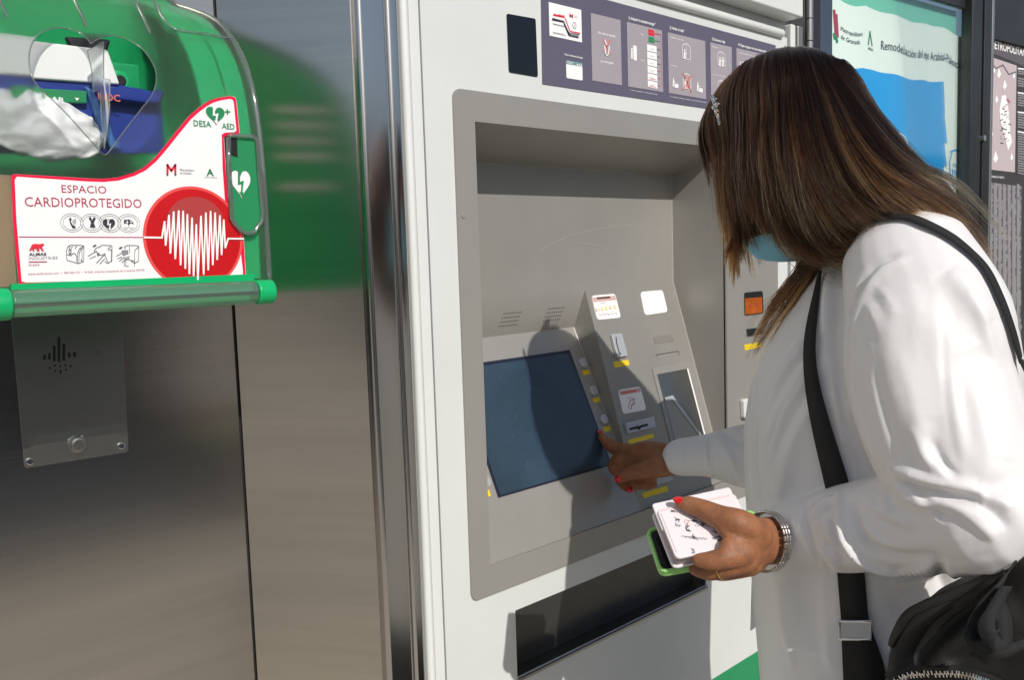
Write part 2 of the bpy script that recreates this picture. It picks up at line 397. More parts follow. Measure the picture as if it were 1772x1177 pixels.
# intercom plate on the steel wall
WALL = Art((0, YW, 0), (1, 0, 0), (0, 0, 1))
ic = empty('intercom', P(130, 680, YW), 'steel intercom plate with speaker slots and round call button', 'intercom')
plate('face_plate', WALL, [(18, 540), (210, 520), (222, 782), (42, 811)], .0014, 'plate_steel', ic, r=.04, bevel=.0005)
sa = Art((0, YW-.0016, 0), (1, 0, 0), (0, 0, 1))
for x, y0, y1 in [(77, 614, 623), (85.5, 611, 623), (94, 598, 626), (102, 583, 627), (110.5, 595, 625), (120, 610, 619), (129, 609, 618)]:
    w_ = 2.2; plate('speaker_slot', sa, [(x-w_, y0), (x+w_, y0), (x+w_, y1), (x-w_, y1)], .0004, 'gap', ic, r=.5)
for x, y in [(86, 637), (95, 633), (104, 634), (113, 632), (122, 634), (96, 642), (105, 642), (114, 640), (105, 645.5)]: sa.disc(x, y, .0012, 'gap', 1, n=10)
for k in range(7): sa.disc(169+3.2*math.cos(k), 610+3.4*math.sin(k), .0006, 'gap', 1, n=6)
sa.build('speaker_holes', ic, 'stuff')
def stud(name, art, x, y, r, h, m, parent, base=.0, seg=20):
    a = art.at(x, y, base); n = art.n
    vs, fs = tube_geo([a, a+n*h*.6, a+n*h*.92, a+n*h], [r, r, r*.93, r*.72], seg=seg, cap=False)
    return mesh(name, vs, fs, m, parent, smooth=False)
stud('button_collar', WALL, 133, 769, .0108, .0035, 'plate_steel', ic, .0014); stud('call_button', WALL, 133, 769, .0085, .0055, 'plate_steel', ic, .0014)
for x, y in [(51, 799), (209, 772)]: stud('screw', WALL, x, y, .0042, .0022, 'chrome', ic, .0014)

# ------------------------------------------------------------------ ticket machine
tm = empty('ticket_machine', (1.1, .3, 0), 'white ticket vending machine with touch screen in a grey recess', 'ticket machine')
XL = fx(818.9, 210); XR = fx(1254, 461); ZT = fz(818.9, 210.3); ZB = fz(847, 978)
YB = PX(1165, 487, XR).y; ZF = PX(1165, 487, XR).z; ZT2 = PX(1165, 302, XR).z
XC = XR - (XR-XL)*.4245
SX0 = fx(891.6, 1057); SX1 = fx(1222.5, 1012); SZ1 = fz(893, 1057); SZ0 = fz(896, 1174)
hc = P(1361, 37, 0); XH = hc.x; ZH = hc.z; PH = -PX(1390.5, 25, XH).y
XD0 = fx(749); XD1 = fx(1362, 36)
zb = fz(1349, 61.5)                                     # bead under the hood
# door plate with its two openings
xs = [XD0, XL, SX0, SX1, XR, XD1]; zs = [.12, SZ0, SZ1, ZB, ZT, zb]
xs.sort()
vs, fs, idx = [], [], {}
def vi(x, z):
    if (x, z) not in idx: idx[(x, z)] = len(vs); vs.append((x, 0, z))
    return idx[(x, z)]
for a, b in zip(xs[:-1], xs[1:]):
    for c, d in zip(zs[:-1], zs[1:]):
        mx, mz = (a+b)/2, (c+d)/2
        if XL < mx < XR and ZB < mz < ZT: continue
        if SX0 < mx < SX1 and SZ0 < mz < SZ1: continue
        fs.append((vi(a, c), vi(b, c), vi(b, d), vi(a, d)))
door = mesh('door', vs, fs, 'white_paint', tm)
so_ = door.modifiers.new('s', 'SOLIDIFY'); so_.thickness = .003; so_.offset = -1
box('door_edge', fx(730), fx(747.3), .0005, .03, .1, 2.2, 'white_trim', tm, bevel=.0015)
box('case_edge', fx(712), fx(725.5), -.008, .03, .05, 2.2, 'white_trim', tm, bevel=.007, seg=5)
box('edge_strip', fx(725.9), fx(729.7), .004, .03, .05, 2.2, 'grey_metal', tm)
box('seam_backing', fx(716), fx(760), .031, .035, .05, 2.2, 'gap', tm)
box('case_side', fx(715), fx(715)+.01, .036, .5, .05, 2.2, 'white_trim', tm)
box('case_side', fx(1398, 60)-.01, fx(1398, 60), .036, .5, .05, 2.2, 'white_trim', tm)
box('case_back', fx(715)+.011, fx(1398, 60)-.011, .48, .5, .05, 2.2, 'white_trim', tm)
box('plinth', fx(715), fx(1398, 60), .02, .5, 0, .118, 'dark_frame', tm)
# top: bead, shaded rail, hood
vs, fs = tube_geo([(XD0, -.003, zb+.004), (fx(1349, 61), -.003, zb+.004)], [.0085, .0085], seg=14)
mesh('bead', vs, fs, 'white_trim', tm, smooth=True)
box('top_rail', XD0, XD1-.002, .004, .02, zb+.001, ZH-.001, 'white_paint', tm)
box('hood', fx(716), XH, -PH, .42, ZH, 2.36, 'white_trim', tm, bevel=.004)
box('side_post', fx(1366.5, 60), fx(1374.5, 60), -.004, .03, .05, ZH-.002, 'white_trim', tm, bevel=.004, seg=3)
box('side_post', fx(1376.5, 60), fx(1386, 60), -.006, .03, .05, ZH-.002, 'grey_metal', tm, bevel=.004, seg=3)
hg = fx(1393, 60); z0 = fz(1393, 0)+.05
for k in range(40):
    if k % 9 == 8: continue
    zz = z0-.045*k
    if zz < .12: break
    vs, fs = tube_geo([(hg, -.010, zz), (hg, -.010, zz-.043)], [.0075, .0075], seg=12, cap=False); mesh('hinge', vs, fs, 'grey_metal', tm)
box('hinge_leaf', hg-.006, hg+.01, -.003, .03, .06, ZH+.12, 'grey_metal', tm)
# grey bezel frame round the recess
XO0 = fx(781.4, 157); XO1 = fx(1343.5, 480); ZO1 = fz(781.4, 152); ZO0 = fz(815, 1042)
outer, inner = [], []
rr = .013
for (cx, cz, a0, ix, iz) in [(XO0+rr, ZO0+rr, 180, XL, ZB), (XO1-rr, ZO0+rr, 270, XR, ZB), (XO1-rr, ZO1-rr, 0, XR, ZT), (XO0+rr, ZO1-rr, 90, XL, ZT)]:
    for j in range(7):
        a = math.radians(a0+15*j); outer.append((cx+rr*math.cos(a), cz+rr*math.sin(a))); inner.append((ix, iz))
n = len(outer); YZ = -.0035
vs = [(x, YZ, z) for x, z in outer]+[(x, 0, z) for x, z in outer]+[(XL, YZ, ZB), (XR, YZ, ZB), (XR, YZ, ZT), (XL, YZ, ZT)]
fs = []
for i in range(n):
    j = (i+1) % n; fs.append((i, j, n+j, n+i)); ki, kj = 2*n+i//7, 2*n+(j//7)
    fs.append((i, j, kj, ki) if ki != kj else (i, j, ki))
mesh('bezel', vs, fs, 'bezel', tm)
# recess liner, screen slope, console block
g = PX(993, 566, XC); YG, ZG = g.y, g.z
SL = .30; c_y = lambda z: YB+SL*(z-ZF)
c0 = (ZB, c_y(ZB))
br = None
for it in np.linspace(.0, .12, 400):                    # screen slope: lower right screen corner keeps the column of the upper one
    k = (YG-it)/(ZG-P(1057, 802, it).z)
    tr = None
    q = P(1057, 802, it); yy = YG-k*(ZG-P(985, 606, YG-.02).z); tr = P(985, 606, yy)
    if br is None or abs(tr.x-q.x) < br[0]: br = (abs(tr.x-q.x), k, q, tr)
SK = br[1]
s_y = lambda z: YG+SK*(z-ZG)
V = [(XL, YZ, ZT), (XR, YZ, ZT), (XR, YB, ZT2), (XL, YB, ZT2),            # 0-3 ceiling
     (XL, YB, ZF), (XC, YB, ZF), (XR, YB, ZF),                           # 4-6 fold
     (XL, YG, ZG), (XC, YG, ZG),                                         # 7-8 under the speaker face
     (XL, s_y(ZB), ZB), (XC, s_y(ZB), ZB),                               # 9-10 foot of screen slope
     (XC, c0[1], ZB), (XR, c0[1], ZB),                                   # 11-12 foot of console
     (XL, YZ, ZB), (XC, YZ, ZB), (XR, YZ, ZB)]                           # 13-15 front sill
Fq = [(0, 1, 2, 3), (3, 2, 6, 5, 4), (4, 5, 8, 7), (7, 8, 10, 9), (5, 6, 12, 11), (5, 11, 10, 8), (9, 10, 14, 13), (10, 11, 14) if abs(V[10][1]-V[11][1]) > 1e-5 else None, (11, 12, 15, 14),
      (0, 3, 4, 7, 9, 13), (1, 15, 12, 6, 2)]
rec = mesh('recess', V, [f for f in Fq if f], 'recess', tm, bevel=.0025, seg=2)
bw = Art((0, YB-.0006, 0), (1, 0, 0), (0, 0, 1))
for pts in [[(935, 432), (975, 412), (1020, 399), (1060, 392), (1092, 388)], [(1000, 420), (1030, 425), (1052, 431)], [(968, 418), (985, 408)]]: bw.line([tuple(c) for c in catmull([(*p, 0) for p in pts], 14)[:, :2]], .0006, 'scratch', 1)
bw.build('scratches', tm, 'stuff')
# planes for the fittings
un = Vector((0, SK, 1)).normalized(); SCR = Art((XL, s_y(ZG), ZG), (1, 0, 0), un)
cn = Vector((0, SL, 1)).normalized(); CON = Art((XC, YB, ZF), (1, 0, 0), cn)
gn = Vector((0, YB-YG, ZF-ZG)).normalized(); GRI = Art((XL, YG, ZG), (1, 0, 0), gn)
BEZ = Art((0, YZ, 0), (1, 0, 0), (0, 0, 1))
# touch screen
a = SCR.uv(863, 865); b = SCR.uv(1057, 803); t_ = SCR.uv(985, 606)
sw0, sw1, sh0, sh1 = a[0], (b[0]+t_[0])/2, (a[1]+b[1])/2, t_[1]
def uvq(art, u0, u1, v0, v1): return [Vector((u0, v1)), Vector((u1, v1)), Vector((u1, v0)), Vector((u0, v0))]
def uvplate(name, art, q, t, m, parent, base=0, bevel=0): return slab(name, [art.pt(p.x, p.y, base+t) for p in q], art.n, t, m, parent, bevel=bevel)
scr = uvplate('touch_screen', SCR, uvq(SCR, sw0, sw1, sh0, sh1), .0012, 'screen_rim', tm)
uvplate('display', SCR, uvq(SCR, sw0+.004, sw1-.004, sh0+.003, sh1-.006), .0012, 'screen', scr, .0008)
du = Art(SCR.pt(0, 0, .0021), SCR.u, SCR.v)
for k in range(46):                                     # dust and finger smears
    u = random.uniform(sw0+.02, sw0+(sw1-sw0)*.75); v = random.uniform(sh0+.01, sh1-.02); l = random.uniform(.0008, .006); an_ = random.choice([1.1, 1.2, .9, 1.9])
    du.line([(u, v), (u+l*math.cos(an_), v+l*math.sin(an_))], random.uniform(.0003, .0008), 'dust', 1, True) if 'dust' in M else None
du.build('dust', scr, 'stuff')
for k, (x, y) in enumerate([(1007, 629), (1025, 677), (1043, 727), (1061, 778)]):
    stud('button', SCR, x, y, .0095, .006, 'silver_plastic', tm, seg=18)
    plate('button_label', SCR, [(x+0, y+13), (x+11, y+10.5), (x+14, y+18), (x+3, y+21)], .0008, 'yellow', tm)
plate('button_label', SCR, [(838, 850), (846, 848), (849, 859), (841, 861)], .0008, 'yellow', tm)
for x, y in [(838, 835)]: stud('button', SCR, x, y, .0095, .006, 'silver_plastic', tm, seg=18)
# speaker holes
gr = Art(GRI.pt(0, 0, .0002), GRI.u, GRI.v)
for (x, y, x2, y2) in [(872, 543, 901.5, 539), (949, 534.5, 975.5, 532)]:
    p = Vector(gr.uv(x, y)); q = Vector(gr.uv(x2, y2))
    for i in range(9):
        for j in range(4): gr.polyuv([(p.x+(q.x-p.x)*(i+.0)/8-j*.0012+.0011*math.cos(c), p.y-j*.0075+.0013*math.sin(c)) for c in np.linspace(0, 5.2, 7)], 'gap', 1)
gr.build('speaker_holes', tm, 'stuff')
# console fittings
lab = plate('coin_label', CON, [(1023, 512), (1064, 508.5), (1074, 550), (1033, 554)], .001, 'label_white', tm, r=.16)
ar = Art(CON.pt(0, 0, .001), CON.u, CON.v)
ar.poly([(1025, 515), (1064, 511.5), (1067, 519), (1027, 523)], 'label_pink', 1); ar.poly([(1032, 515), (1055, 513), (1056, 516), (1033, 518)], 'slot_dark', 2)
ar.text('euros', 1039, 525.5, 1048, 2.5, 'print_grey')
for i, (x, m_, r) in enumerate([(1032, 'print_coral', .0035), (1037, 'yellow', .003), (1042, 'yellow', .004), (1049, 'yellow', .0048), (1056, 'print_tan', .0045), (1064, 'yellow', .0048)]):
    ar.disc(x, 537-.18*(x-1032), r*.8, m_, 1, n=14); ar.disc(x, 537-.18*(x-1032), r*.45, 'label_white', 2, n=10)
for i in range(16): ar.line([(1036+i*2, 546-.2*i+rng.uniform(-3, 2)), (1037+i*2, 545-.2*i)], .001, random.choice(['print_grey', 'print_coral', 'print_dark']), 1)
ar.build('coin_print', lab)
plate('blank_label', CON, [(1107.5, 505.5), (1146, 502), (1155, 540), (1115.5, 546)], .001, 'label_white', tm, r=.18)
cs = plate('coin_slot', CON, [(1054, 580), (1072, 578), (1082, 617), (1064, 621)], .007, 'silver_plastic', tm, r=.06, bevel=.0015)
a2 = Art(CON.pt(0, 0, .0072), CON.u, CON.v); a2.line([(1066, 584), (1067, 594), (1072, 612), (1074, 613)], .0022, 'print_dark', 1); a2.build('slit', cs)
plate('yellow_label', CON, [(1060.5, 626.6), (1087, 623), (1089, 632), (1063.6, 637)], .0008, 'yellow', tm)
plate('display_window', CON, [(1130, 583.5), (1163.5, 578), (1166, 591), (1133, 596)], .0006, 'grey_label', tm, r=.2)
cs2 = plate('receipt_slot', CON, [(1135.5, 614.5), (1174, 608), (1176, 613.5), (1138, 620)], .0006, 'bezel', tm)
a3 = Art(CON.pt(0, 0, .0008), CON.u, CON.v); a3.line([(1135, 614.8), (1173.5, 608.2), (1175.5, 614)], .0013, 'print_dark', 1); a3.build('slit', cs2)
# change tray: a frame standing proud and a sloped pocket
tr_u = [Vector(CON.uv(*c)) for c in [(1127, 638), (1193, 626.5)]]; ti = [Vector(CON.uv(*c)) for c in [(1135.5, 649), (1189, 638)]]
u0, u1, v1 = tr_u[0].x, tr_u[1].x, (tr_u[0].y+tr_u[1].y)/2; w0, w1, x1 = ti[0].x, ti[1].x, (ti[0].y+ti[1].y)/2
v0 = v1-.165; x0 = v0+.012; ph = .0022
Q = [(u0, v0), (u1, v0), (u1, v1), (u0, v1)]; W = [(w0, x0), (w1, x0), (w1, x1), (w0, x1)]
vs = [CON.pt(*q, ph) for q in Q]+[CON.pt(*q, ph) for q in W]+[CON.pt(*q, .0002) for q in Q]+[CON.pt(*q, -.001) for q in W]
fs = [(i, (i+1) % 4, 4+(i+1) % 4, 4+i) for i in range(4)]+[(i, (i+1) % 4, 8+(i+1) % 4, 8+i) for i in range(4)]
tray = mesh('change_tray', vs, fs, 'bezel', tm)
pu = w0+(w1-w0)*.16
pk = [CON.pt(w0, x1, .0016), CON.pt(w1, x1, .0016), CON.pt(w1, x0, .0016), CON.pt(w0, x0, .0016)]
mesh('pocket', pk, [(0, 1, 2, 3)], 'plate_steel', tray)
mesh('chute', [CON.pt(w0+.004, x1-.045, .0019), CON.pt(pu+.012, x1-.046, .0019), CON.pt(w1-.004, x0, .0019), CON.pt(w0+.004, x0, .0019)], [(0, 1, 2, 3)], 'recess', tray)
mesh('chute_edge', [CON.pt(w0+.004, x1-.045, .003), CON.pt(pu+.014, x1-.044, .003), CON.pt(w1-.006, x0, .003), CON.pt(w1-.012, x0, .003), CON.pt(pu+.009, x1-.052, .003), CON.pt(w0+.004, x1-.052, .003)], [(0, 1, 4, 5), (1, 2, 3, 4)], 'silver_plastic', tray)
mesh('pocket_edge', [CON.pt(w1-.003, x1, .0018), CON.pt(w1, x1, .0026), CON.pt(w1, x0, .0026), CON.pt(w1-.003, x0, .0018)], [(0, 1, 2, 3)], 'label_white', tray)
l3 = plate('ticket_label', CON, [(1069, 675.5), (1107, 669), (1118, 709.5), (1078, 717)], .001, 'label_white', tm, r=.16)
a4 = Art(CON.pt(0, 0, .001), CON.u, CON.v)
a4.poly([(1071, 677.5), (1107, 671.5), (1109, 678), (1073, 684.5)], 'label_pink', 1); a4.poly([(1075, 679), (1100, 675), (1101, 678.5), (1076, 682.5)], 'print_coral', 2)
a4.line([(1087, 706), (1090, 694), (1096, 690), (1098, 699), (1092, 702), (1092, 708)], .0012, 'print_maroon', 1); a4.line([(1085, 690), (1093, 688)], .0008, 'print_grey', 1); a4.line([(1090, 710), (1098, 690)], .0008, 'print_dark', 1)
a4.build('ticket_print', l3)
cr = plate('card_reader', CON, [(1079, 733.5), (1127.5, 722), (1130.5, 740), (1083, 751.5)], .006, 'reader_plastic', tm, r=.05, bevel=.001)
a5 = Art(CON.pt(0, 0, .0062), CON.u, CON.v); a5.line([(1090, 743), (1120, 735.5)], .0038, 'gap', 1); a5.disc(1105, 739, .0055, 'gap', 1, n=14); a5.disc(1105, 736.5, .0045, 'reader_plastic', 2, n=14); a5.line([(1090, 743), (1120, 735.5)], .003, 'gap', 3); a5.build('slit', cr)
plate('yellow_label', CON, [(1086, 762), (1130, 750.5), (1131.5, 758), (1088, 769.5)], .0008, 'yellow', tm)
plate('yellow_label', CON, [(1110, 854), (1153, 841), (1156.5, 850), (1113, 863)], .0008, 'yellow', tm)
stud('button', CON, 1129, 772, .007, .004, 'chrome', tm)
k2 = plate('ticket_outlet', CON, [(1108, 805), (1152, 792), (1162, 832), (1116, 846)], .004, 'silver_plastic', tm, r=.05, bevel=.001)
# contactless reader on the right of the bezel
ds = plate('reader_display', BEZ, [(1287.5, 506.5), (1318.5, 503.5), (1320, 542), (1288.5, 546)], .002, 'black', tm, r=.12)
ad = Art((0, YZ-.0021, 0), (1, 0, 0), (0, 0, 1)); ad.poly([(1289, 516.5), (1318.5, 514), (1319, 541), (1289.5, 545)], 'orange', 1)
ad.text('1', 1297.5, 532, 1299.5, 6, 'print_maroon'); ad.text('0', 1306, 530, 1310, 6, 'print_maroon'); ad.build('lit_window', ds)
plate('card_slot', BEZ, [(1291.5, 569.5), (1317.5, 566.5), (1317.5, 577), (1292, 581.5)], .004, 'black', tm, bevel=.0008)
yl = plate('yellow_label', BEZ, [(1287.5, 597), (1316, 592), (1317, 601), (1288.5, 606.5)], .0008, 'yellow', tm)
ay = Art((0, YZ-.0009, 0), (1, 0, 0), (0, 0, 1)); ay.text('KASSU', 1292, 602.5, 1313, 5, 'print_tan') if False else ay.line([(1291, 601.5), (1313, 597.5)], .0015, 'print_tan', 1); ay.build('label_print', yl)
plate('latch', BEZ, [(1279.5, 691), (1293, 689), (1294, 722), (1281, 724)], .010, 'white_trim', tm, r=.2, bevel=.002)
# camera window above the recess
plate('camera_window', FRONT, [(876, 23), (926, 32), (930, 133), (880, 124.5)], .0012, 'black_gloss', tm, r=.06)
stud('screw', BEZ, 802, 373, .004, .0012, 'bezel', tm)
# collection drawer at the foot
fl_y0, fl_y1 = .004, .030
mesh('drawer_flap', [(SX0, fl_y1, SZ0), (SX1, fl_y1, SZ0), (SX1, fl_y0, SZ1), (SX0, fl_y0, SZ1), (SX0, .06, SZ0), (SX1, .06, SZ0), (SX1, .06, SZ1), (SX0, .06, SZ1)],
     [(0, 1, 2, 3), (4, 5, 6, 7), (0, 3, 7, 4), (1, 2, 6, 5), (0, 1, 5, 4), (3, 2, 6, 7)], 'flap', tm)
box('drawer_lip', SX0, SX1, -.004, .033, SZ0-.0055, SZ0-.0005, 'plate_steel', tm, bevel=.001)
# green band low on the door
box('green_band', XD0+.06, fx(1331, 1150), -.0012, 0, .36, fz(1254, 1163), 'green_paint', tm)
# ---- information panel
ip = plate('information_panel', FRONT, [(935, -31.5), (1341.3, 78), (1342, 205.5), (938, 145)], .0012, 'panel_slate', tm)
A = Art((0, -.0012, 0), (1, 0, 0), (0, 0, 1))
def quad(x0, y0, x1, y1, m, l=1): A.rect(x0, y0, x1, y1, m, l)
z2 = lambda x, y: (930+x/7.847, y/7.847); z3 = lambda x, y: (1080+x/7.356, 20+y/7.356)
A.poly([z2(150, 22), z2(592, 130), z2(603, 572), z2(162, 478)], 'print_white')
A.poly([z2(*q) for q in [(208, 210), (212, 180), (225, 188), (232, 178), (245, 192), (280, 196), (292, 184), (302, 198), (340, 205), (358, 200), (362, 240)]], 'print_red', 2)
A.poly([z2(*q) for q in [(362, 228), (375, 240), (440, 412), (430, 420), (365, 244)]], 'print_red', 2)
A.poly([z2(*q) for q in [(430, 412), (572, 440), (572, 458), (440, 430)]], 'print_red', 2)
A.poly([z2(*q) for q in [(188, 272), (200, 238), (356, 280), (366, 300), (350, 306)]], 'print_dark', 2)
A.poly([z2(*q) for q in [(350, 280), (372, 320), (440, 470), (420, 488), (352, 330)]], 'print_dark', 2)
A.poly([z2(*q) for q in [(200, 310), (362, 350), (368, 365), (212, 328)]], 'print_grey', 2)
A.poly([z2(*q) for q in [(420, 470), (560, 500), (552, 518), (430, 490)]], 'print_dark', 2)
A.poly([z2(*q) for q in [(440, 440), (572, 464), (570, 474), (446, 448)]], 'print_dark', 2)
A.poly([z2(*q) for q in [(380, 395), (440, 440), (560, 470), (550, 495), (430, 470)]], 'print_grey', 2)
A.text('M', *z2(432, 235), z2(478, 0)[0], 8, 'print_red', 2, .004); A.text('Metropolitano', *z2(490, 218), z2(548, 0)[0], 1.6, 'print_grey'); A.text('de Granada', *z2(490, 236), z2(540, 0)[0], 1.6, 'print_grey')
A.ringline(*z2(497, 340), .004, .0045, .0008, 'print_grey', 2, 14); A.text('A', *z2(488, 358), z2(504, 0)[0], 3, 'print_green')
A.text('Junta de Andaluc\u00eda', *z2(468, 378), z2(524, 0)[0], 1.2, 'print_grey')
A.line([z2(208, 432), z2(360, 462)], .0006, 'print_grey'); A.line([z2(208, 446), z2(388, 482)], .0006, 'print_grey')
A.text('Otros sistemas de pago', *z2(362, 745), z2(610, 0)[0], 3.4, 'print_white', 2, .015)
A.rrect([z2(385, 812), z2(606, 852), z2(612, 1090), z2(392, 1055)], 'print_white', 1, .08)
A.poly([z2(385, 812), z2(606, 852), z2(608, 900), z2(387, 862)], 'print_teal', 2)
A.line([z2(398, 832), z2(480, 848)], .0007, 'print_white', 3); A.line([z2(398, 850), z2(470, 866)], .0007, 'print_white', 3)
for x in (535, 560, 588): A.disc(*z2(x, 848+(x-385)*.18), .0014, 'print_white', 3, n=8)
A.poly([z2(722, 170), z2(1126, 268), z2(1145, 1155), z2(742, 1088)], 'panel_lilac')
A.text('\u00a1No tirar la tarjeta!', *z2(815, 452), z2(1055, 0)[0], 4.6, 'print_white', 2, .015); A.text('es recargable', *z2(855, 838), z2(1028, 0)[0], 4.2, 'print_white', 2, .015)
A.line([z2(885, 530), z2(995, 740)], .0022, 'print_coral', 2); A.line([z2(988, 545), z2(890, 690)], .0022, 'print_coral', 2)
A.line([z2(905, 620), z2(920, 740), z2(955, 750), z2(968, 630)], .0024, 'print_white', 3); A.line([z2(908, 545), z2(932, 600)], .0024, 'print_white', 3)
# ticket choice column
A.text('1) Adquirir la tarjeta/recargar*', *z3(55, 92), z3(395, 0)[0], 5, 'print_white', 2, .02)
A.poly([z3(32, 125), z3(480, 238), z3(495, 1022), z3(50, 950)], 'panel_lilac')
A.poly([z3(303, 218), z3(378, 238), z3(380, 312), z3(307, 295)], 'print_red', 2); A.poly([z3(306, 312), z3(378, 330), z3(380, 400), z3(308, 384)], 'print_green', 2)
for i in range(6):
    y = 412+i*92; A.poly([z3(286+i*2, y), z3(408+i*2, y+28), z3(411+i*2, y+108), z3(289+i*2, y+82)], 'print_white', 2)
    A.text(['Trimestral', 'Mensual', 'Familia num.', 'Joven', 'Adulto', 'Bono 10'][i], *z3(325, y+62), z3(375, 0)[0], 1.9, 'print_grey', 3)
    A.line([z3(415+i*2, y+66), z3(450, y+74)], .0008, 'print_red' if i > 2 else 'print_dark', 3)
for y in (852, 945): A.line([z3(318, y), z3(398, y+14)], .0007, 'print_red', 3)
A.text('Ticket', *z3(322, 268), z3(362, 0)[0], 2, 'panel_lilac', 3); A.text('Recarga', *z3(318, 360), z3(364, 0)[0], 2, 'panel_lilac', 3)
A.line([z3(380, 275), z3(462, 292)], .0009, 'print_red', 3); A.line([z3(380, 366), z3(445, 380)], .0009, 'print_green', 3); A.line([z3(462, 292), z3(472, 940)], .0005, 'print_maroon', 3)
A.text('Tipo', *z3(205, 292), z3(245, 0)[0], 2.8, 'print_white'); A.text('Carga', *z3(205, 618), z3(258, 0)[0], 2.8, 'print_white')
A.poly([z3(110, 425), z3(155, 435), z3(158, 622), z3(116, 612)], 'print_white', 2)
def figure(zf, x, y, s, f=1):                          # standing pictogram
    A.disc(*zf(x, y), .0022*s, 'print_white', 3, n=10)
    A.poly([zf(x-12*s, y+16*s), zf(x+14*s, y+20*s), zf(x+12*s, y+75*s), zf(x-14*s, y+70*s)], 'print_white', 3)
    A.poly([zf(x-14*s, y+68*s), zf(x, y+72*s), zf(x-4*s, y+128*s), zf(x-16*s, y+126*s)], 'print_white', 3); A.poly([zf(x, y+70*s), zf(x+12*s, y+74*s), zf(x+12*s, y+132*s), zf(x+1*s, y+130*s)], 'print_white', 3)
    A.line([zf(x+8*f*s, y+28*s), zf(x+30*f*s, y+58*s)], .0016*s, 'print_white', 3)
figure(z3, 92, 475, .95)
A.text('* Todas son recargables, se aconseja guardar el recibo', *z3(65, 1000), z3(420, 0)[0], 1.9, 'print_white')
A.text('2) Validar el viaje*', *z3(575, 215), z3(762, 0)[0], 5, 'print_white', 2, .02)
A.poly([z3(553, 258), z3(1030, 372), z3(1042, 1112), z3(568, 1032)], 'panel_lilac')
A.text('Transbordo con pago v\u00e1lido', *z3(585, 330), z3(748, 0)[0], 3, 'print_white', 2, .01); A.text('Si hay retraso', *z3(592, 688), z3(675, 0)[0], 2.6, 'print_white', 2, .01)
def gate(zf, x, y, s, red=False):
    q = [(x, y+40*s), (x+8*s, y+12*s), (x+50*s, y), (x+92*s, y+30*s), (x+100*s, y+60*s), (x+102*s, y+215*s), (x+6*s, y+200*s), (x, y+40*s)]
    A.line([zf(*c) for c in q], .0013, 'print_white', 2); A.line([zf(x+50*s, y+4*s), zf(x+54*s, y+205*s)], .0008, 'print_white', 2); A.line([zf(x+6*s, y+198*s), zf(x+102*s, y+214*s)], .003, 'print_white', 2)
    figure(zf, x+28*s, y+82*s, .9*s)
    if red: A.line([zf(x, y), zf(x+104*s, y+235*s)], .0026, 'print_coral', 4); A.line([zf(x+108*s, y+25*s), zf(x-5*s, y+215*s)], .0026, 'print_coral', 4)
gate(z3, 737, 405, 1); gate(z3, 745, 785, .98, True)
for x, y in ((622, 855), (932, 910)):
    figure(z3, x, y, .8); A.poly([z3(x+18, y+60), z3(x+62, y+68), z3(x+62, y+118), z3(x+14, y+110)], 'print_white', 3)
A.text('* La validaci\u00f3n es obligatoria tambi\u00e9n en cada transbordo entre l\u00edneas', *z3(582, 1085), z3(1042, 0)[0], 2.0, 'print_white')
z5 = lambda x, y: (860+x/3.2815, y/3.2815)
A.text('3) Durante el viaje', *z5(1219, 226), z5(1293, 0)[0], 4.8, 'print_white', 2, .02); A.text('4) Viajes en grupo con una misma tarjeta', *z5(1367, 258), z5(1530, 0)[0], 4.8, 'print_white', 2, .02)
A.poly([z5(1210, 238), z5(1332, 266), z5(1335, 592), z5(1215, 572)], 'panel_lilac'); A.poly([z5(1358, 270), z5(1560, 318), z5(1562, 630), z5(1362, 596)], 'panel_lilac')
A.text('Inspecci\u00f3n', *z5(1221, 266), z5(1256, 0)[0], 2.6, 'print_white'); A.text('Conserve el billete validado', *z5(1224, 424), z5(1300, 0)[0], 2.4, 'print_white')
A.text('Validar tantas veces como viajeros', *z5(1372, 300), z5(1500, 0)[0], 2.6, 'print_white')
zg = lambda x, y: z5(1252+x*.4, 292+y*.42); gate(zg, 0, 0, 1); zg2 = lambda x, y: z5(1252+x*.4, 455+y*.42); gate(zg2, 0, 0, 1); figure(zg, 70, 85, .9); figure(zg2, 70, 85, .9)
zg3 = lambda x, y: z5(1380+x*.45, 355+y*.4)
for x in (0, 32, 60): figure(zg3, x, 0, .9)
A.build('panel_print', ip)

# ------------------------------------------------------------------ glazed display cases to the right
q0 = P(1400, 300, 0); th = math.radians(-6.3)
U = Vector((math.cos(th), math.sin(th), 0)); CASE = Art(q0, U, (0, 0, 1))
pc = empty('poster_case', q0+U*.5, 'dark framed glazed case holding a wavy blue and white poster', 'display case')
def crect(name, x0, x1, zt, zbm, m, base, t, parent, bevel=0, y=240):
    a = CASE.uv(x0, y)[0]; b = CASE.uv(x1, y)[0]
    return slab(name, [CASE.pt(a, zt-q0.z, base+t), CASE.pt(b, zt-q0.z, base+t), CASE.pt(b, zbm-q0.z, base+t), CASE.pt(a, zbm-q0.z, base+t)], CASE.n, t, m, parent, bevel=bevel)
ztop = q0.z+CASE.uv(1677, 14)[1]
crect('post', 1397.5, 1413.5, 2.4, 0, 'dark_frame', -.02, .03, pc, .003)
crect('post', 1414.5, 1436.8, 2.4, 0, 'blue_frame', -.02, .026, pc, .004)
crect('post', 1673, 1691, 2.4, 0, 'dark_frame', -.02, .030, pc, .004)
crect('post', 1692, 1704.5, 2.4, 0, 'dark_frame', -.02, .034, pc, .004)
crect('top_rail', 1437, 1672.8, ztop+.2, ztop, 'dark_frame', -.02, .012, pc, .003)
crect('bottom_rail', 1437, 1672.8, .75, .55, 'dark_frame', -.02, .03, pc, .003)
crect('back_board', 1437, 1672.8, ztop, .75, 'board_teal', -.036, .004, pc)
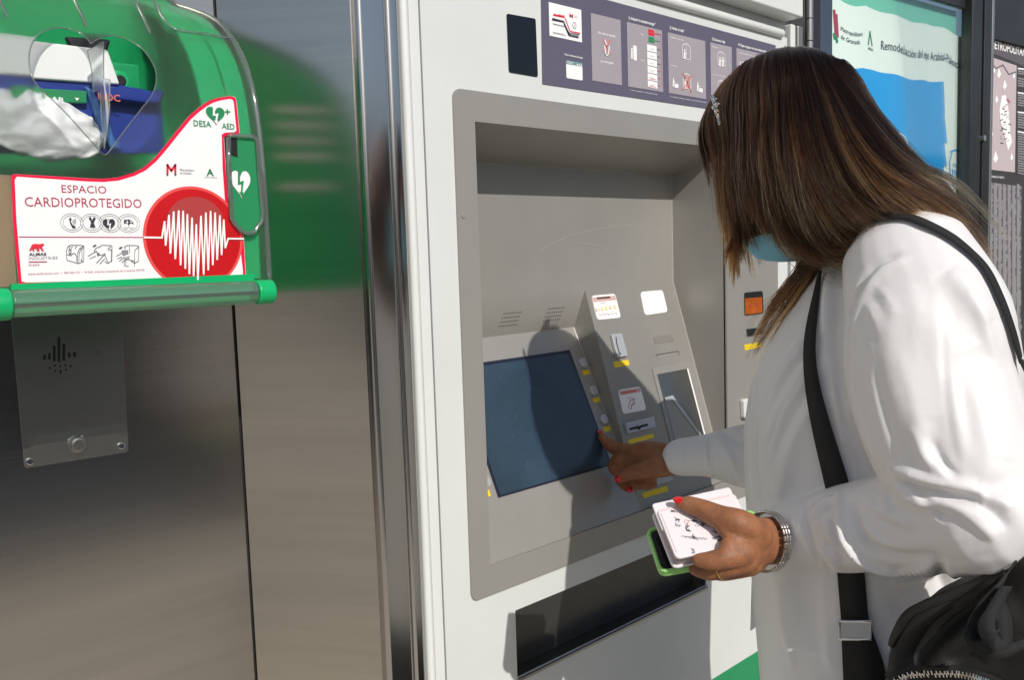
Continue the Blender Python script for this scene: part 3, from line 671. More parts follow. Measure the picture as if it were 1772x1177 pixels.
crect('glass', 1437, 1672.8, ztop, .75, 'glass', -.012, .003, pc)
lk = CASE.at(1691, 240, .014)
vs, fs = tube_geo([lk-CASE.n*.004, lk+CASE.n*.006], [.008, .0075], seg=16, cap=False); mesh('lock', vs, fs, 'chrome', pc)
# the paper, curling off its board
po = empty('poster', CASE.at(1550, 400, -.03), 'pale wavy poster with a big blue field behind glass', 'poster')
BK = Art(CASE.pt(0, 0, -.0245), U, (0, 0, 1))
def wav(p):
    u = (p-BK.o).dot(BK.u); v = (p-BK.o).dot(BK.v)
    return p+BK.n*(.004*math.sin(u*16+v*1.5)+.0025*math.sin(u*31+2*v))+BK.v*(.004*math.sin(u*24)+.002*math.sin(u*53))
def wavy_art(art):
    art.vs = [wav(p) for p in art.vs]
def gridpoly(art, x0, x1, top, bot, m, layer, nx=26, ny=14):
    """sheet between two pixel polylines top(x), bot(x)"""
    for i in range(nx):
        for j in range(ny):
            def q(a, b):
                x = x0+(x1-x0)*a/nx; return (x, top(x)*(1-b/ny)+bot(x)*b/ny)
            art.poly([q(i, j), q(i+1, j), q(i+1, j+1), q(i, j+1)], m, layer)
PA = Art(BK.o, BK.u, BK.v)
lin = lambda pts: (lambda x: float(np.interp(x, [p[0] for p in pts], [p[1] for p in pts])))
gridpoly(PA, 1437.5, 1669, lin([(1437, -12), (1458, 1), (1500, 10), (1510, 16), (1560, 31), (1606, 42), (1669, 61)]), lin([(1437, 900), (1669, 900)]), 'poster', 1)
wavy_art(PA); sheetp = PA.build('paper', po); sheetp.data.shade_smooth()
PB = Art(BK.o, BK.u, BK.v)
gridpoly(PB, 1467, 1633, lin([(1467, 113), (1490, 115), (1500, 120), (1540, 129), (1595, 138), (1610, 142), (1633, 144)]), lin([(1467, 330), (1500, 330), (1633, 345)]), 'poster_blue', 4, 20, 10)
for (x0, y0, x1, y1, x2) in [(1633, 144, 1635, 200, 1634), (1634, 200, 1639, 250, 1634), (1634, 250, 1638, 290, 1633), (1633, 290, 1632, 320, 1630)]: PB.poly([(x2-2, y0), (x0, y0), (x1, y1), (x2-2, y1)], 'poster_blue', 4)
wavy_art(PB); PB.build('blue_field', po)
def layer_art(name, fn):
    a = Art(BK.o, BK.u, BK.v); fn(a); wavy_art(a); a.build(name, po)
layer_art('title', lambda a: a.text('Remodelaci\u00f3n del eje Arabial-Palencia', 1527, 86, 1664, 16, 'print_dark', 4, .002))
def _nm(a): a.text('Metropolitano', 1455, 52, 1493, 8, 'print_dark', 4); a.text('de Granada', 1455, 66, 1488, 8, 'print_dark', 4)
layer_art('operator_name', _nm)
def _lg(a):
    a.line([(1443, 20), (1446, 58)], .010, 'print_maroon', 4); a.line([(1447, 27), (1449, 62)], .009, 'print_maroon', 4.5); a.line([(1443, 60), (1444, 66)], .010, 'print_green', 4); a.line([(1447, 66), (1448, 72)], .008, 'print_green', 4.5)
layer_art('operator_logo', _lg)
def _rl(a): a.line([(1504, 78), (1507, 56), (1511, 80)], .004, 'print_green', 4); a.line([(1504, 84), (1512, 88)], .004, 'print_grey', 4)
layer_art('regional_logo', _rl)
layer_art('loop_mark', lambda a: a.ringline(1555, 246, .028, .020, .004, 'print_white', 6, 20))
def _em(a):
    a.line([(1648, 262), (1643, 280), (1644, 300), (1650, 318), (1656, 316)], .004, 'poster_blue', 4); a.line([(1645, 262), (1654, 256), (1661, 258), (1660, 280)], .004, 'poster_blue', 4.5)
    a.text('III', 1648, 300, 1656, 10, 'poster_blue', 4); a.text('tran', 1649, 285, 1657, 8, 'poster_blue', 4)
layer_art('emblem', _em)

mc = empty('map_case', CASE.at(1740, 300, 0)+Vector((.3, 0, -1)), 'black framed information case with a pale transit map', 'display case')
crect('frame', 1705.5, 1709.5, 2.4, 0, 'grey_metal', -.02, .032, mc, .002); crect('frame', 1709.7, 1850, q0.z+CASE.uv(1740, 50)[1]+.25, q0.z+CASE.uv(1720, 66)[1], 'dark_frame', -.02, .024, mc)
bd = crect('map_board', 1709.7, 1850, q0.z+CASE.uv(1720, 66)[1]-.001, .6, 'map_board', -.02, .012, mc)
crect('bottom_rail', 1709.7, 1850, .598, 0, 'dark_frame', -.02, .024, mc)
MB = Art(CASE.pt(0, 0, -.008), U, (0, 0, 1))
MB.poly([(1709, 58), (1800, 98), (1800, 125), (1711, 89)], 'map_grey', 1); MB.text('METROPOLITANO DE GRANADA', 1714, 82, 1832, 14, 'print_white', 2, .02)
MB.poly([(1713, 97.5), (1759, 113), (1756, 298), (1711.5, 293)], 'map_pink', 1)
MB.poly([(1733, 165), (1740, 164), (1745, 190), (1748, 230), (1751, 245), (1744, 260), (1738, 235), (1731, 210), (1729, 190)], 'print_white', 2)
for x, y, s in [(1728, 125, 5), (1738, 145, 5), (1724, 170, 4), (1720, 120, 3), (1716, 230, 3), (1722, 270, 6), (1750, 270, 4), (1754, 130, 3)]: MB.poly([(x-s*.6, y+s), (x, y-s*1.6), (x+s*.8, y+s*.6), (x, y+s*2)], 'print_white', 2)
MB.line([(1714, 105), (1722, 118), (1735, 112), (1745, 128), (1757, 124)], .003, 'map_grey', 3)
for k in range(26):
    x = 1730+rng.uniform(0, 16); y = 172+k*3; MB.line([(x, y), (x+4, y+rng.uniform(-3, 3))], .0025, random.choice(['map_grey', 'print_maroon', 'map_pink']), 4)
for k in range(44):
    y = 118+k*4.2
    if k in (3, 8, 9, 16, 17, 25): continue
    MB.line([(1761, y), (1772+14*rng.uniform(.2, 1), y+3)], .004, 'map_text' if k not in (0, 10, 18, 26) else 'print_white', 2)
MB.text('Regimiento de viajeros', 1711.5, 307, 1737, 5, 'print_white', 2)
MB.poly([(1711, 315), (1768, 322), (1766, 700), (1708, 690)], 'map_grey', 1)
for c in range(7):
    for k in range(78):
        x = 1711.8+c*8; y = 318+k*4.6+c*1.0; MB.line([(x, y), (x+3+3.4*rng.random(), y+.5)], .0075, 'map_text', 2)
        if rng.random() < .06: MB.line([(x, y-2), (x+5*rng.random()+2, y-1.6)], .012, 'print_grey', 3)
MB.build('map_print', bd)
# ------------------------------------------------------------------ defibrillator cabinet on the steel wall
YF = -.055                                              # plane of its front cover
aed = empty('defibrillator_cabinet', (P(230, 400, YF).x, YW, P(230, 500, YF).z), 'green wall cabinet with clear front marked espacio cardioprotegido', 'cabinet')
AX1 = P(466, 470, YF).x; AX0 = P(-16, 500, YF).x
ZA0 = P(300, 497, YF).z
# side profile from the silhouette of its right edge (the column AX1)
prof = [PX(x, y, AX1) for x, y in [(467, 488), (460, 380), (453, 285), (446, 205), (435, 145), (418, 95), (396, 58), (372, 34), (340, 20), (305, 8), (282, 0)]]
prof = [(min(p.y, YW-.004), p.z) for p in prof]; prof[0] = (YF, prof[0][1]); prof[1] = (YF, prof[1][1]); prof[2] = (YF+.001, prof[2][1])
if prof[-1][0] < YW-.006: prof.append((YW-.004, prof[-1][1]+.012))
pr = catmull([(a, b, 0) for a, b in prof], 40)[:, :2]
def prof_y(z): return float(np.interp(z, pr[:, 1], pr[:, 0]))
def off(p, d):                                          # profile moved inwards by d
    t = np.gradient(p, axis=0); t /= np.linalg.norm(t, axis=1)[:, None]; return p+np.stack([t[:, 1], -t[:, 0]], 1)*d
def shell(name, p, x0, x1, m, parent, sides=True, inset=None, thick=0, cut=None, bevel=0):
    vs = [(x0, y, z) for y, z in p]+[(x1, y, z) for y, z in p]; n = len(p); fs = [(i, i+1, n+i+1, n+i) for i in range(n-1)]
    if sides:
        b = len(vs); vs += [(x0, YW, p[0][1]), (x1, YW, p[0][1]), (x0, YW, p[-1][1]), (x1, YW, p[-1][1])]
        fs += [tuple(list(range(n))+[b+2, b]), tuple([b+1, b+3]+list(range(2*n-1, n-1, -1)))]
    o = mesh(name, vs, fs, m, parent); o.data.shade_smooth()
    e = o.modifiers.new('es', 'EDGE_SPLIT'); e.split_angle = math.radians(40)
    if thick: s = o.modifiers.new('s', 'SOLIDIFY'); s.thickness = thick
    return o
inn = off(pr, .012)
# opaque green backing shell: right wall, floor, left wall, back
gx0, gx1 = AX0+.006, AX1-.006
shell_o = mesh('back_shell', [(gx0, YW-.012, ZA0), (gx1, YW-.012, ZA0), (gx1, YW-.012, pr[-1][1]-.01), (gx0, YW-.012, pr[-1][1]-.01), (gx0, YF+.012, ZA0), (gx1, YF+.012, ZA0)], [(0, 1, 2, 3), (0, 4, 5, 1)], 'green_plastic_deep', aed)
def wallplate(x0, x1, p, name, m):
    q = [(y, z) for y, z in p]+[(YW-.002, p[-1][1]), (YW-.002, p[0][1])]
    return slab(name, [(x1, y, z) for y, z in q], (1, 0, 0), x1-x0, m, aed, bevel=.0015)
wallplate(gx1-.022, gx1, off(pr, .008), 'side_wall', 'green_plastic'); wallplate(gx0, gx0+.012, off(pr, .010), 'side_wall', 'green_plastic')
# green rim and shoulder pieces seen through the clear edge
rim = [(x, y) for x, y in inn]
xs_ = gx1-.0225
vs = []; n = len(inn)
mesh('rim', [(xs_-.028*(1 if z < prof[5][1] else 1), y+.002, z) for y, z in inn]+[(gx1-.0, y+.0015, z) for y, z in inn], [(i, i+1, n+i+1, n+i) for i in range(n-1)], 'green_plastic', aed, smooth=True)
for y_ in (143, 175, 206, 238, 300):
    z_ = P(520, y_, 0).z; box('streak_strip', gx1+.0005, gx1+.003, YF+.05, YF+.13, z_-.0035, z_+.0035, 'label_white', aed)  # white strips added on the hidden side for bright streaks in the steel reflection
# clear-edged frosted front with a heart-shaped clear window
FR = Art((0, YF, 0), (1, 0, 0), (0, 0, 1))
def on_cover(u, z, h=0): return Vector((u, prof_y(z)-h, z))
hc_ = FR.uv(160, 150)
hz = []                                                 # heart outline in X,Z on the curved cover, traced at pixels
hp = [(157, 75), (146, 62), (128, 52), (106, 47.5), (85, 50), (66, 60), (54, 78), (50, 100), (52, 122), (60, 142), (75, 158), (95, 177), (118, 200), (142, 227), (162, 249), (181, 268),
      (200, 246), (222, 217), (243, 190), (262, 165), (270, 140), (268, 118), (257, 98), (243, 82), (226, 71), (208, 64), (190, 61.5), (172, 66)]
def cover_uv(x, y):                                     # pixel to (X, Z) on the curved cover
    d = Vector(ray(x, y)); e = Vector(EYE); t = (YF-e.y)/d.y
    for _ in range(12): p = e+d*t; t = (prof_y(p.z)-e.y)/d.y
    p = e+d*t; return (p.x, p.z)
hp2 = [cover_uv(*q) for q in hp]; hm = np.array(hp2).mean(0)
N_H = 112; hcl = catmull([(a, b, 0) for a, b in hp2+hp2[:1]], N_H+1)[:-1, :2]
ang = np.unwrap(np.arctan2(hcl[:, 1]-hm[1], hcl[:, 0]-hm[0]))
# cover surface: rings from the heart outwards to the cover border
zmin, zmax = ZA0, pr[-1][1]
def border(a):
    c, s_ = math.cos(a), math.sin(a); t = 9
    if c > 1e-6: t = min(t, (AX1-hm[0])/c)
    if c < -1e-6: t = min(t, (AX0-hm[0])/c)
    if s_ > 1e-6: t = min(t, (zmax-hm[1])/s_)
    if s_ < -1e-6: t = min(t, (zmin-hm[1])/s_)
    return (hm[0]+c*t, hm[1]+s_*t)
bd_ = [border(a) for a in ang]
for cx, cz in [(AX0, zmin), (AX1, zmin), (AX1, zmax), (AX0, zmax)]:
    k = min(range(N_H), key=lambda i: (bd_[i][0]-cx)**2+(bd_[i][1]-cz)**2); bd_[k] = (cx, cz)
NR = 16; vs, fs = [], []
for r in range(NR+1):
    for i in range(N_H):
        t = r/NR; vs.append(on_cover(hcl[i][0]*(1-t)+bd_[i][0]*t, hcl[i][1]*(1-t)+bd_[i][1]*t))
for r in range(NR):
    for i in range(N_H): fs.append((r*N_H+i, r*N_H+(i+1) % N_H, (r+1)*N_H+(i+1) % N_H, (r+1)*N_H+i))
cover = mesh('front_cover', vs, fs, 'frosted', aed, smooth=True)
hs = []; hf = []
for r in range(7):
    for i in range(N_H): t = 1-r/6*.98; hs.append(on_cover(hm[0]+(hcl[i][0]-hm[0])*t, hm[1]+(hcl[i][1]-hm[1])*t))
for r in range(6):
    for i in range(N_H): hf.append((r*N_H+i, r*N_H+(i+1) % N_H, (r+1)*N_H+(i+1) % N_H, (r+1)*N_H+i))
hf.append(tuple(range(6*N_H, 7*N_H)))
mesh('heart_window', hs, hf, 'clear', cover, smooth=True)
hl = [on_cover(hcl[i % N_H][0], hcl[i % N_H][1], .0006) for i in range(N_H+1)]
vs, fs = tube_geo(hl, [.0007]*(N_H+1), seg=6, cap=False); mesh('heart_outline', vs, fs, 'clear_edge', cover, smooth=True)
# clear side edges and top of the cover, grooves over its brow
def edge_rail(name, x, r, p, m='clear_edge'):
    q = [Vector((x, y-.001, z)) for y, z in p]; vs, fs = tube_geo(q, [r]*len(q), seg=10, cap=False); return mesh(name, vs, fs, m, cover, smooth=True)
edge_rail('cover_edge', AX1-.001, .0032, pr)
for pts in [[(265, -6), (272, 12), (282, 32), (296, 47), (312, 53), (340, 57), (372, 62), (398, 66)], [(126, -6), (138, 20), (149, 45)], [(228, -6), (242, 18), (252, 40), (258, 56)], [(-4, -6), (4, 12), (12, 28)]]:
    q = [on_cover(*cover_uv(*c), .001) for c in catmull([(*c, 0) for c in pts], 26)[:, :2]]; vs, fs = tube_geo(q, [.0016]*len(q), seg=8); mesh('groove', vs, fs, 'clear_edge', cover, smooth=True)
hq = [on_cover(*cover_uv(*c), -.026) for c in [(282, 18), (372, 30), (390, 60), (292, 46)]]
mesh('hand_grip', [on_cover(*cover_uv(*c), -.02) for c in [(285, 30), (322, 36), (322, 48), (300, 50)]]+[on_cover(*cover_uv(*c), -.05) for c in [(285, 22), (322, 30)]], [(0, 1, 2, 3), (4, 5, 1, 0)], 'green_plastic', aed)
# lightning-shaped breaker hanging in the heart
bolt = [(177, 72), (150, 88), (158, 126), (160, 160), (172, 158), (174, 205), (179, 258), (184, 230), (188, 192), (189, 138), (178, 136), (178, 86)]
bp = [on_cover(*cover_uv(*c), .0022) for c in bolt]
mesh('bolt_tab', bp+[p+Vector((0, .0014, 0)) for p in bp], [tuple(range(12)), tuple(range(23, 11, -1))]+[(i, i+12, (i+1) % 12+12, (i+1) % 12) for i in range(12)], 'frosted', cover)
vs, fs = tube_geo(bp+bp[:1], [.0005]*13, seg=5, cap=False); mesh('bolt_edge', vs, fs, 'clear_edge', cover)
# ---- sticker
ST = Art((0, YF-.0012, 0), (1, 0, 0), (0, 0, 1))
so1 = [(33, 495.5), (27, 440), (22, 380), (19, 306), (23, 301), (60, 303), (108, 305.8), (150, 308.5), (176, 309.5), (203, 307), (230, 299), (248, 290), (266, 274), (282, 256), (299, 234), (326, 201), (340, 189), (353, 179), (366, 172), (380, 168.3), (399, 166), (406, 168), (408.5, 174), (411, 198), (414, 229), (411, 234), (392, 234.5), (387, 238), (390, 290), (394, 340), (399, 372), (404, 395), (410, 404), (421, 407), (425, 478), (422, 482.5)]
ST.poly(so1[::-1], 'sticker_red', 1)
q1 = [(37, 487), (33, 440), (28, 380), (25, 311), (29, 305.5), (62, 308), (108, 311), (150, 314), (178, 315), (205, 312.5), (233, 304), (252, 294.5), (270, 279), (287, 259.5), (304, 238), (330, 206), (343, 194.5), (356, 184.5), (368, 177.5), (381, 173.5), (398, 171), (402.5, 173), (404, 178), (406, 200), (408.5, 226), (405, 228.5), (388, 229.5), (383, 233), (384.5, 290), (388, 340), (390, 362), (404, 402), (413, 412), (420, 470), (419, 476.5), (300, 483), (150, 486.5), (45, 489)]
ST.poly(q1[::-1], 'sticker_white', 2)
def clip_disc(r, m, l):
    c = ST.uv(336, 412.5); zb_ = ST.uv(336, 485)[1]; xr = ST.uv(424, 440)[0]; pts = []
    for i in range(90):
        a = 2*math.pi*i/90; u, v = c[0]+r*math.cos(a), c[1]+r*math.sin(a)
        hx, hy = ST.uv(395, 372)
        pts.append((min(u, xr), max(v, zb_)))
    ST.polyuv(pts, m, l)
R_ = ST.uv(336, 322.5)[1]-ST.uv(336, 412.5)[1]
clip_disc(R_, 'disc_rim', 3); clip_disc(R_*.945, 'disc_red', 4)
c = ST.uv(337, 372); ST.polyuv([(c[0]+R_*.57*math.cos(t), c[1]-R_*.13+R_*(.48 if math.sin(t) > 0 else .20)*math.sin(t)) for t in np.linspace(0, 2*math.pi, 40, endpoint=False)], 'disc_sheen', 5)
ecg = [(915, 483), (1028, 485), (1045, 383), (1052, 532), (1073, 343), (1082, 582), (1103, 321), (1113, 618), (1135, 314), (1147, 657), (1163, 317), (1177, 680), (1190, 338), (1203, 714), (1220, 360), (1230, 727), (1247, 403), (1257, 752), (1277, 349), (1294, 717), (1308, 328), (1323, 690), (1338, 318), (1352, 657), (1367, 328), (1380, 624), (1397, 346), (1408, 592), (1422, 373), (1432, 549), (1450, 491), (1548, 492)]
S2 = lambda x, y: (x/3.6917, 280+y/3.6917)
for i_, (p_, q_) in enumerate(zip(ecg[:-1], ecg[1:])): ST.line([S2(*p_), S2(*q_)], .0017, 'print_white', 6+.02*i_)
ST.line([S2(118, 480), S2(915, 482.5)], .0008, 'print_maroon', 3)
ST.text('ESPACIO', *S2(392, 196), S2(678, 0)[0], 13.6, 'print_maroon', 3); ST.text('CARDIOPROTEGIDO', *S2(157, 285), S2(903, 0)[0], 17, 'print_maroon', 3)
S6 = lambda x, y: (20+x/6.925, 320+y/6.925)
for x, y in [(718, 453), (958, 456), (1175, 458), (1398, 461)]:
    p = ST.uv(*S6(x, y)); e = ST.uv(*S6(x+133, y)); h = ST.uv(*S6(x, y-110))
    ST.ringline(*S6(x, y), e[0]-p[0], h[1]-p[1], .00035, 'print_grey', 3); ST.ringline(*S6(x, y), (e[0]-p[0])*.79, (h[1]-p[1])*.79, .00035, 'print_grey', 3)
ph_ = lambda pts, m='print_dark', l=4: ST.poly([S6(*q) for q in pts], m, l)
ph_([(682, 400), (700, 390), (714, 412), (700, 430), (724, 480), (745, 484), (762, 505), (745, 522), (720, 510), (692, 450)])
for k in range(3): ST.line([S6(722+k*14, 432-k*16), S6(736+k*14, 445-k*8), S6(734+k*14, 466)], .0004, 'print_dark', 4)
ph_([(915, 392), (942, 382), (958, 424), (980, 384), (1002, 400), (978, 452), (992, 490), (1002, 520), (982, 500), (976, 528), (966, 500), (956, 526), (948, 498), (930, 516), (938, 478), (948, 450)])
ST.text('DESA', *S6(1115, 434), S6(1222, 0)[0], 4.6, 'print_grey', 4); ST.heart(*S6(1162, 482), .0115, .0115, 'print_dark', 4, 'sticker_white'); ST.text('+', *S6(1208, 466), S6(1224, 0)[0], 1.8, 'print_dark', 4)
ph_([(1340, 415), (1385, 420), (1388, 408), (1398, 408), (1400, 420), (1425, 424), (1452, 452), (1452, 492), (1340, 488)]); ST.disc(*S6(1364, 490), .0022, 'sticker_white', 5, n=12); ST.disc(*S6(1425, 492), .0022, 'sticker_white', 5, n=12)
ph_([(1372, 432), (1382, 433), (1382, 442), (1392, 443), (1392, 453), (1382, 452), (1382, 462), (1372, 461), (1372, 452), (1362, 451), (1362, 441), (1372, 442)], 'sticker_white', 5); ph_([(1412, 434), (1424, 436), (1440, 455), (1414, 452)], 'sticker_white', 5)
ph_([(206, 782), (228, 740), (236, 715), (270, 706), (340, 710), (352, 702), (366, 704), (382, 708), (384, 722), (360, 738), (366, 768), (384, 788), (362, 795), (338, 762), (322, 760), (330, 792), (300, 796), (290, 764), (262, 764), (266, 795), (246, 793), (238, 768), (222, 792), (208, 790)], 'print_red')
ST.text('ALMAS', *S6(202, 848), S6(412, 0)[0], 4.8, 'print_dark', 4, .025); ST.text('INDUSTRIES', *S6(199, 895), S6(548, 0)[0], 4.8, 'print_grey', 4)
ST.line([S6(203, 922), S6(416, 920)], .0007, 'print_maroon', 4); ST.text('B+SAFE', *S6(204, 972), S6(328, 0)[0], 3.6, 'print_maroon', 4)
dl = lambda pts, wd=.00045, m='print_dark': ST.line([S6(*q) for q in pts], wd, m, 4)
def cabinet_drawing(x, y):
    f = lambda pts: dl([(x+a, y+b) for a, b in pts])
    f([(-100, 150), (-102, 70), (-85, 20), (-60, 0), (60, -2), (108, 8), (105, 195), (40, 218), (-92, 180), (-100, 150)]); f([(28, 215), (34, 90), (55, 40), (106, 10)]); f([(46, 214), (52, 95), (70, 50), (106, 30)])
    f([(-96, 112), (-50, 124), (-20, 96), (6, 104), (20, 130), (22, 190)]); f([(-72, 60), (-58, 48), (-44, 62), (-44, 90), (-58, 112), (-72, 92), (-72, 60)]); f([(-58, 48), (-56, 110)]); f([(-60, 18), (-70, 40)]); f([(-30, 12), (-44, 40)]); f([(0, 40), (20, 10)])
    f([(84, 60), (86, 190)]); f([(72, 185), (80, 175), (84, 190)])
cabinet_drawing(752, 722)
f = lambda pts: dl([(1090+a, 722+b) for a, b in pts])
f([(-105, 60), (-80, 30), (-40, 20), (-20, 0), (90, 2), (108, 12), (105, 190), (50, 216), (20, 190)]); f([(-110, 90), (-80, 70), (-60, 110), (-20, 120), (20, 100), (30, 140), (60, 205)]); f([(-180, 130), (-110, 90), (-100, 60)]); f([(-160, 160), (-90, 130)]); f([(-80, 215), (-20, 150), (10, 120), (30, 125)]); f([(-40, 222), (20, 160)]); f([(55, 40), (95, 20)]); f([(60, 60), (100, 50), (98, 190)]); f([(-70, 100), (-50, 90), (-44, 120), (-70, 126), (-70, 100)])
f = lambda pts: dl([(1405+a, 722+b) for a, b in pts])
f([(-50, 50), (-60, 20), (-20, 0), (90, 4), (112, 14), (108, 190), (60, 214), (20, 190)]); f([(0, 10), (4, 90)]); f([(60, 200), (64, 60), (110, 20)]); f([(-155, 130), (-95, 95), (-80, 60)]); f([(-140, 160), (-90, 140)]); f([(-120, 190), (-60, 140), (-10, 120)]); f([(-90, 205), (-20, 160), (0, 150)]); f([(-60, 160), (60, 190), (62, 250)]); f([(-60, 170), (-62, 250)]); f([(-40, 180), (-46, 250), (-10, 250)])
ph_([(1316, 785), (1388, 780), (1396, 850), (1322, 840)], 'print_grey', 4); ph_([(1340, 850), (1400, 830), (1412, 850), (1350, 870)], 'sticker_white', 5)
for x, y in [(962, 730), (1275, 755)]: ph_([(x, y+10), (x+22, y-16), (x+22, y-6), (x+44, y-20), (x+48, y-6), (x+26, y+6), (x+30, y+12)])
ST.text('www.desfibriladoc.com  \u2022  900 902 510  \u2022  B+Safe, empresa propietaria de la patente DOC\u00ae', *S6(190, 1078), S6(1592, 0)[0], 3.3, 'print_maroon', 4)
S1 = lambda x, y: (x/3.679, y/3.679)
ST.heart(*S1(1368, 738), FR.uv(*S1(1428, 738))[0]-FR.uv(*S1(1309, 738))[0], FR.uv(*S1(1368, 682))[1]-FR.uv(*S1(1368, 796))[1], 'print_green', 4, 'sticker_white'); ST.line([S1(1430, 711), S1(1458, 711)], .0013, 'print_green', 4); ST.line([S1(1443, 697), S1(1443, 726)], .0013, 'print_green', 4.2)
ST.text('DESA', *S1(1229, 801), S1(1340, 0)[0], 10.5, 'print_green', 4, .008); ST.text('AED', *S1(1409, 818), S1(1489, 0)[0], 10, 'print_green', 4, .008)
ST.line([S1(1062, 1108), S1(1062, 1050), S1(1087, 1085), S1(1112, 1050), S1(1112, 1108)], .0022, 'print_red', 4); ST.rect(*S1(1056, 1106), *S1(1066, 1117), 'print_dark', 4.4); ST.rect(*S1(1108, 1106), *S1(1119, 1117), 'print_dark', 4.4)
ST.text('Metropolitano', *S1(1142, 1086), S1(1232, 0)[0], 3.6, 'print_dark', 4); ST.text('de Granada', *S1(1142, 1106), S1(1214, 0)[0], 3.6, 'print_dark', 4)
ST.line([S1(1317, 1116), S1(1332, 1080), S1(1351, 1116)], .0015, 'print_green', 4); ST.line([S1(1326, 1102), S1(1342, 1104)], .0008, 'print_dark', 4); ST.text('Junta de Andaluc\u00eda', *S1(1296, 1130), S1(1379, 0)[0], 2, 'print_dark', 4)
ST.build('sticker', cover)
q = [FR.at(x, y, .0004) for x, y in so1]; sb = slab('sticker_backing', [p-Vector((0, .0006, 0)) for p in q], (0, -1, 0), .001, 'sticker_white', cover)
# emergency latch
lt = [(391, 238), (396, 235), (433, 237.5), (440, 243), (444, 300), (450, 370), (448, 384), (440, 394), (436, 402), (424, 405), (412, 399), (402, 388), (396, 378), (394, 330), (391, 280)]
ql = [FR.at(x, y) for x, y in lt]
lat = slab('latch', [p-Vector((0, .004, 0)) for p in ql], (0, -1, 0), .004, 'print_green', cover)
vs, fs = tube_geo([p-Vector((0, .006, 0)) for p in ql+ql[:1]], [.0026]*(len(ql)+1), seg=8, cap=False); mesh('latch_rim', vs, fs, 'clear_edge', lat, smooth=True)
LA = Art((0, YF-.0042, 0), (1, 0, 0), (0, 0, 1)); LA.heart(416.5, 319.5, .0225, .029, 'print_white', 1, 'print_green')
LA.poly([(393, 237), (410, 238), (411, 272), (400, 268), (397, 262), (394, 262)], 'black', 1); LA.build('latch_print', lat)
# tray rail along the foot, with green end caps
def rail(name, xa, ya, xb, yb, r, m, parent, Y=YF-.006, seg=20, rr=None):
    a, b = P(xa, ya, Y), P(xb, yb, Y); vs, fs = tube_geo([a, b], [r, r], seg=seg, cap=False); return mesh(name, vs, fs, m, parent, bevel=.002)
rail('hinge_rail', 17, 526, 440, 506, .0125, 'clear_edge', aed); rail('end_cap', 441, 506, 470, 504.5, .0132, 'green_plastic', aed); rail('end_cap', -14, 527.5, 16.5, 526, .0145, 'green_plastic', aed)
a_, b_ = P(19, 512, YF), P(438, 496, YF); box('rail_core', a_.x, b_.x, YF-.003, YF+.006, (a_.z+b_.z)/2-.006, (a_.z+b_.z)/2+.012, 'green_plastic', aed)
box('base', AX0+.004, AX1-.004, YF+.003, YW, ZA0-.02, ZA0, 'green_plastic', aed, bevel=.002)
box('side_strip', P(427, 480, YF).x, P(452, 480, YF).x, YF+.001, YF+.006, ZA0+.004, P(440, 235, YF).z, 'green_plastic', aed, bevel=.001)
slab('tan_panel', [FR.at(-30, 300, -.004), FR.at(20, 302, -.004), FR.at(31, 497, -.004), FR.at(-30, 497, -.004)], (0, -1, 0), .003, 'tan', aed)  # plain tan slab behind the cover's left edge
# ---- what hangs inside
YI = YF+.055
INN = Art((0, YI, 0), (1, 0, 0), (0, 0, 1))
db = empty('defibrillator', INN.at(180, 220), 'blue defibrillator with white lid seen through the heart window', 'defibrillator')
def iplate(name, cs, t, m, base=0, r=.0, bevel=.002): return plate(name, INN, cs, t, m, db, r, bevel, base)
iplate('lid', [(-30, 62), (182, 88), (203, 148), (-30, 132)], .008, 'paper')
iplate('body', [(-30, 131), (150, 136), (196, 145), (272, 160), (278, 268), (-30, 268)], .004, 'navy')
iplate('front_ledge', [(150, 150), (268, 166), (262, 186), (205, 178), (160, 172)], .016, 'navy', .004)
iplate('label_strip', [(10, 153), (143, 160), (143, 181), (12, 176)], .006, 'print_green', .006, .12)
di = Art((0, YI-.0125, 0), (1, 0, 0), (0, 0, 1)); di.text('TIRAR', 62, 173, 112, 9, 'print_white', 1, .02); di.poly([(129, 168.5), (137, 169.5), (133, 174.5)], 'print_white', 1)
d2 = Art((0, YI-.0204, 0), (1, 0, 0), (0, 0, 1)); d2.text('DOC', 170, 172, 208, 12, 'print_coral', 1, .02); d2.build('logo', db); di.build('lettering', db)
slab('tube_grip', [INN.at(x, y, .012) for x, y in [(140, 150), (158, 158), (178, 200), (200, 262), (186, 262), (160, 205)]], (0, -1, 0), .01, 'device_blue', db, bevel=.003)
gvs, gfs = ell_geo(INN.at(60, 222, .006), [(.062, 0, -.008), (0, .014, 0), (.004, 0, .031)], 90, 50)
gvs = [Vector(v)+Vector((0, -.007, .003))*(noise.noise(Vector(v)*70)+.6*abs(noise.noise(Vector(v)*150))) for v in gvs]; gb = mesh('pad_pouch', gvs, gfs, 'bag_foil', None, smooth=True); tag(gb, 'shiny silver foil pouch below the green strip in the cabinet', 'pouch')
ln = empty('camera_lens', INN.at(215, 138, -.02), 'round dark green alarm lens on the cabinet back', 'lens')
stud('lens', INN, 214, 137, .011, .012, 'green_plastic_deep', ln, -.02); stud('lens_ring', INN, 214, 137, .006, .0135, 'black', ln, -.02)
box('alarm_box', INN.at(188, 110).x, INN.at(262, 150).x, YI+.022, YW-.013, INN.at(220, 158).z, INN.at(220, 100).z, 'green_plastic_deep', ln, bevel=.004)
slab('strap_clip', [INN.at(x, y, -.004) for x, y in [(115, 60), (196, 66), (186, 96), (130, 88)]], (0, -1, 0), .008, 'black', db, bevel=.003)
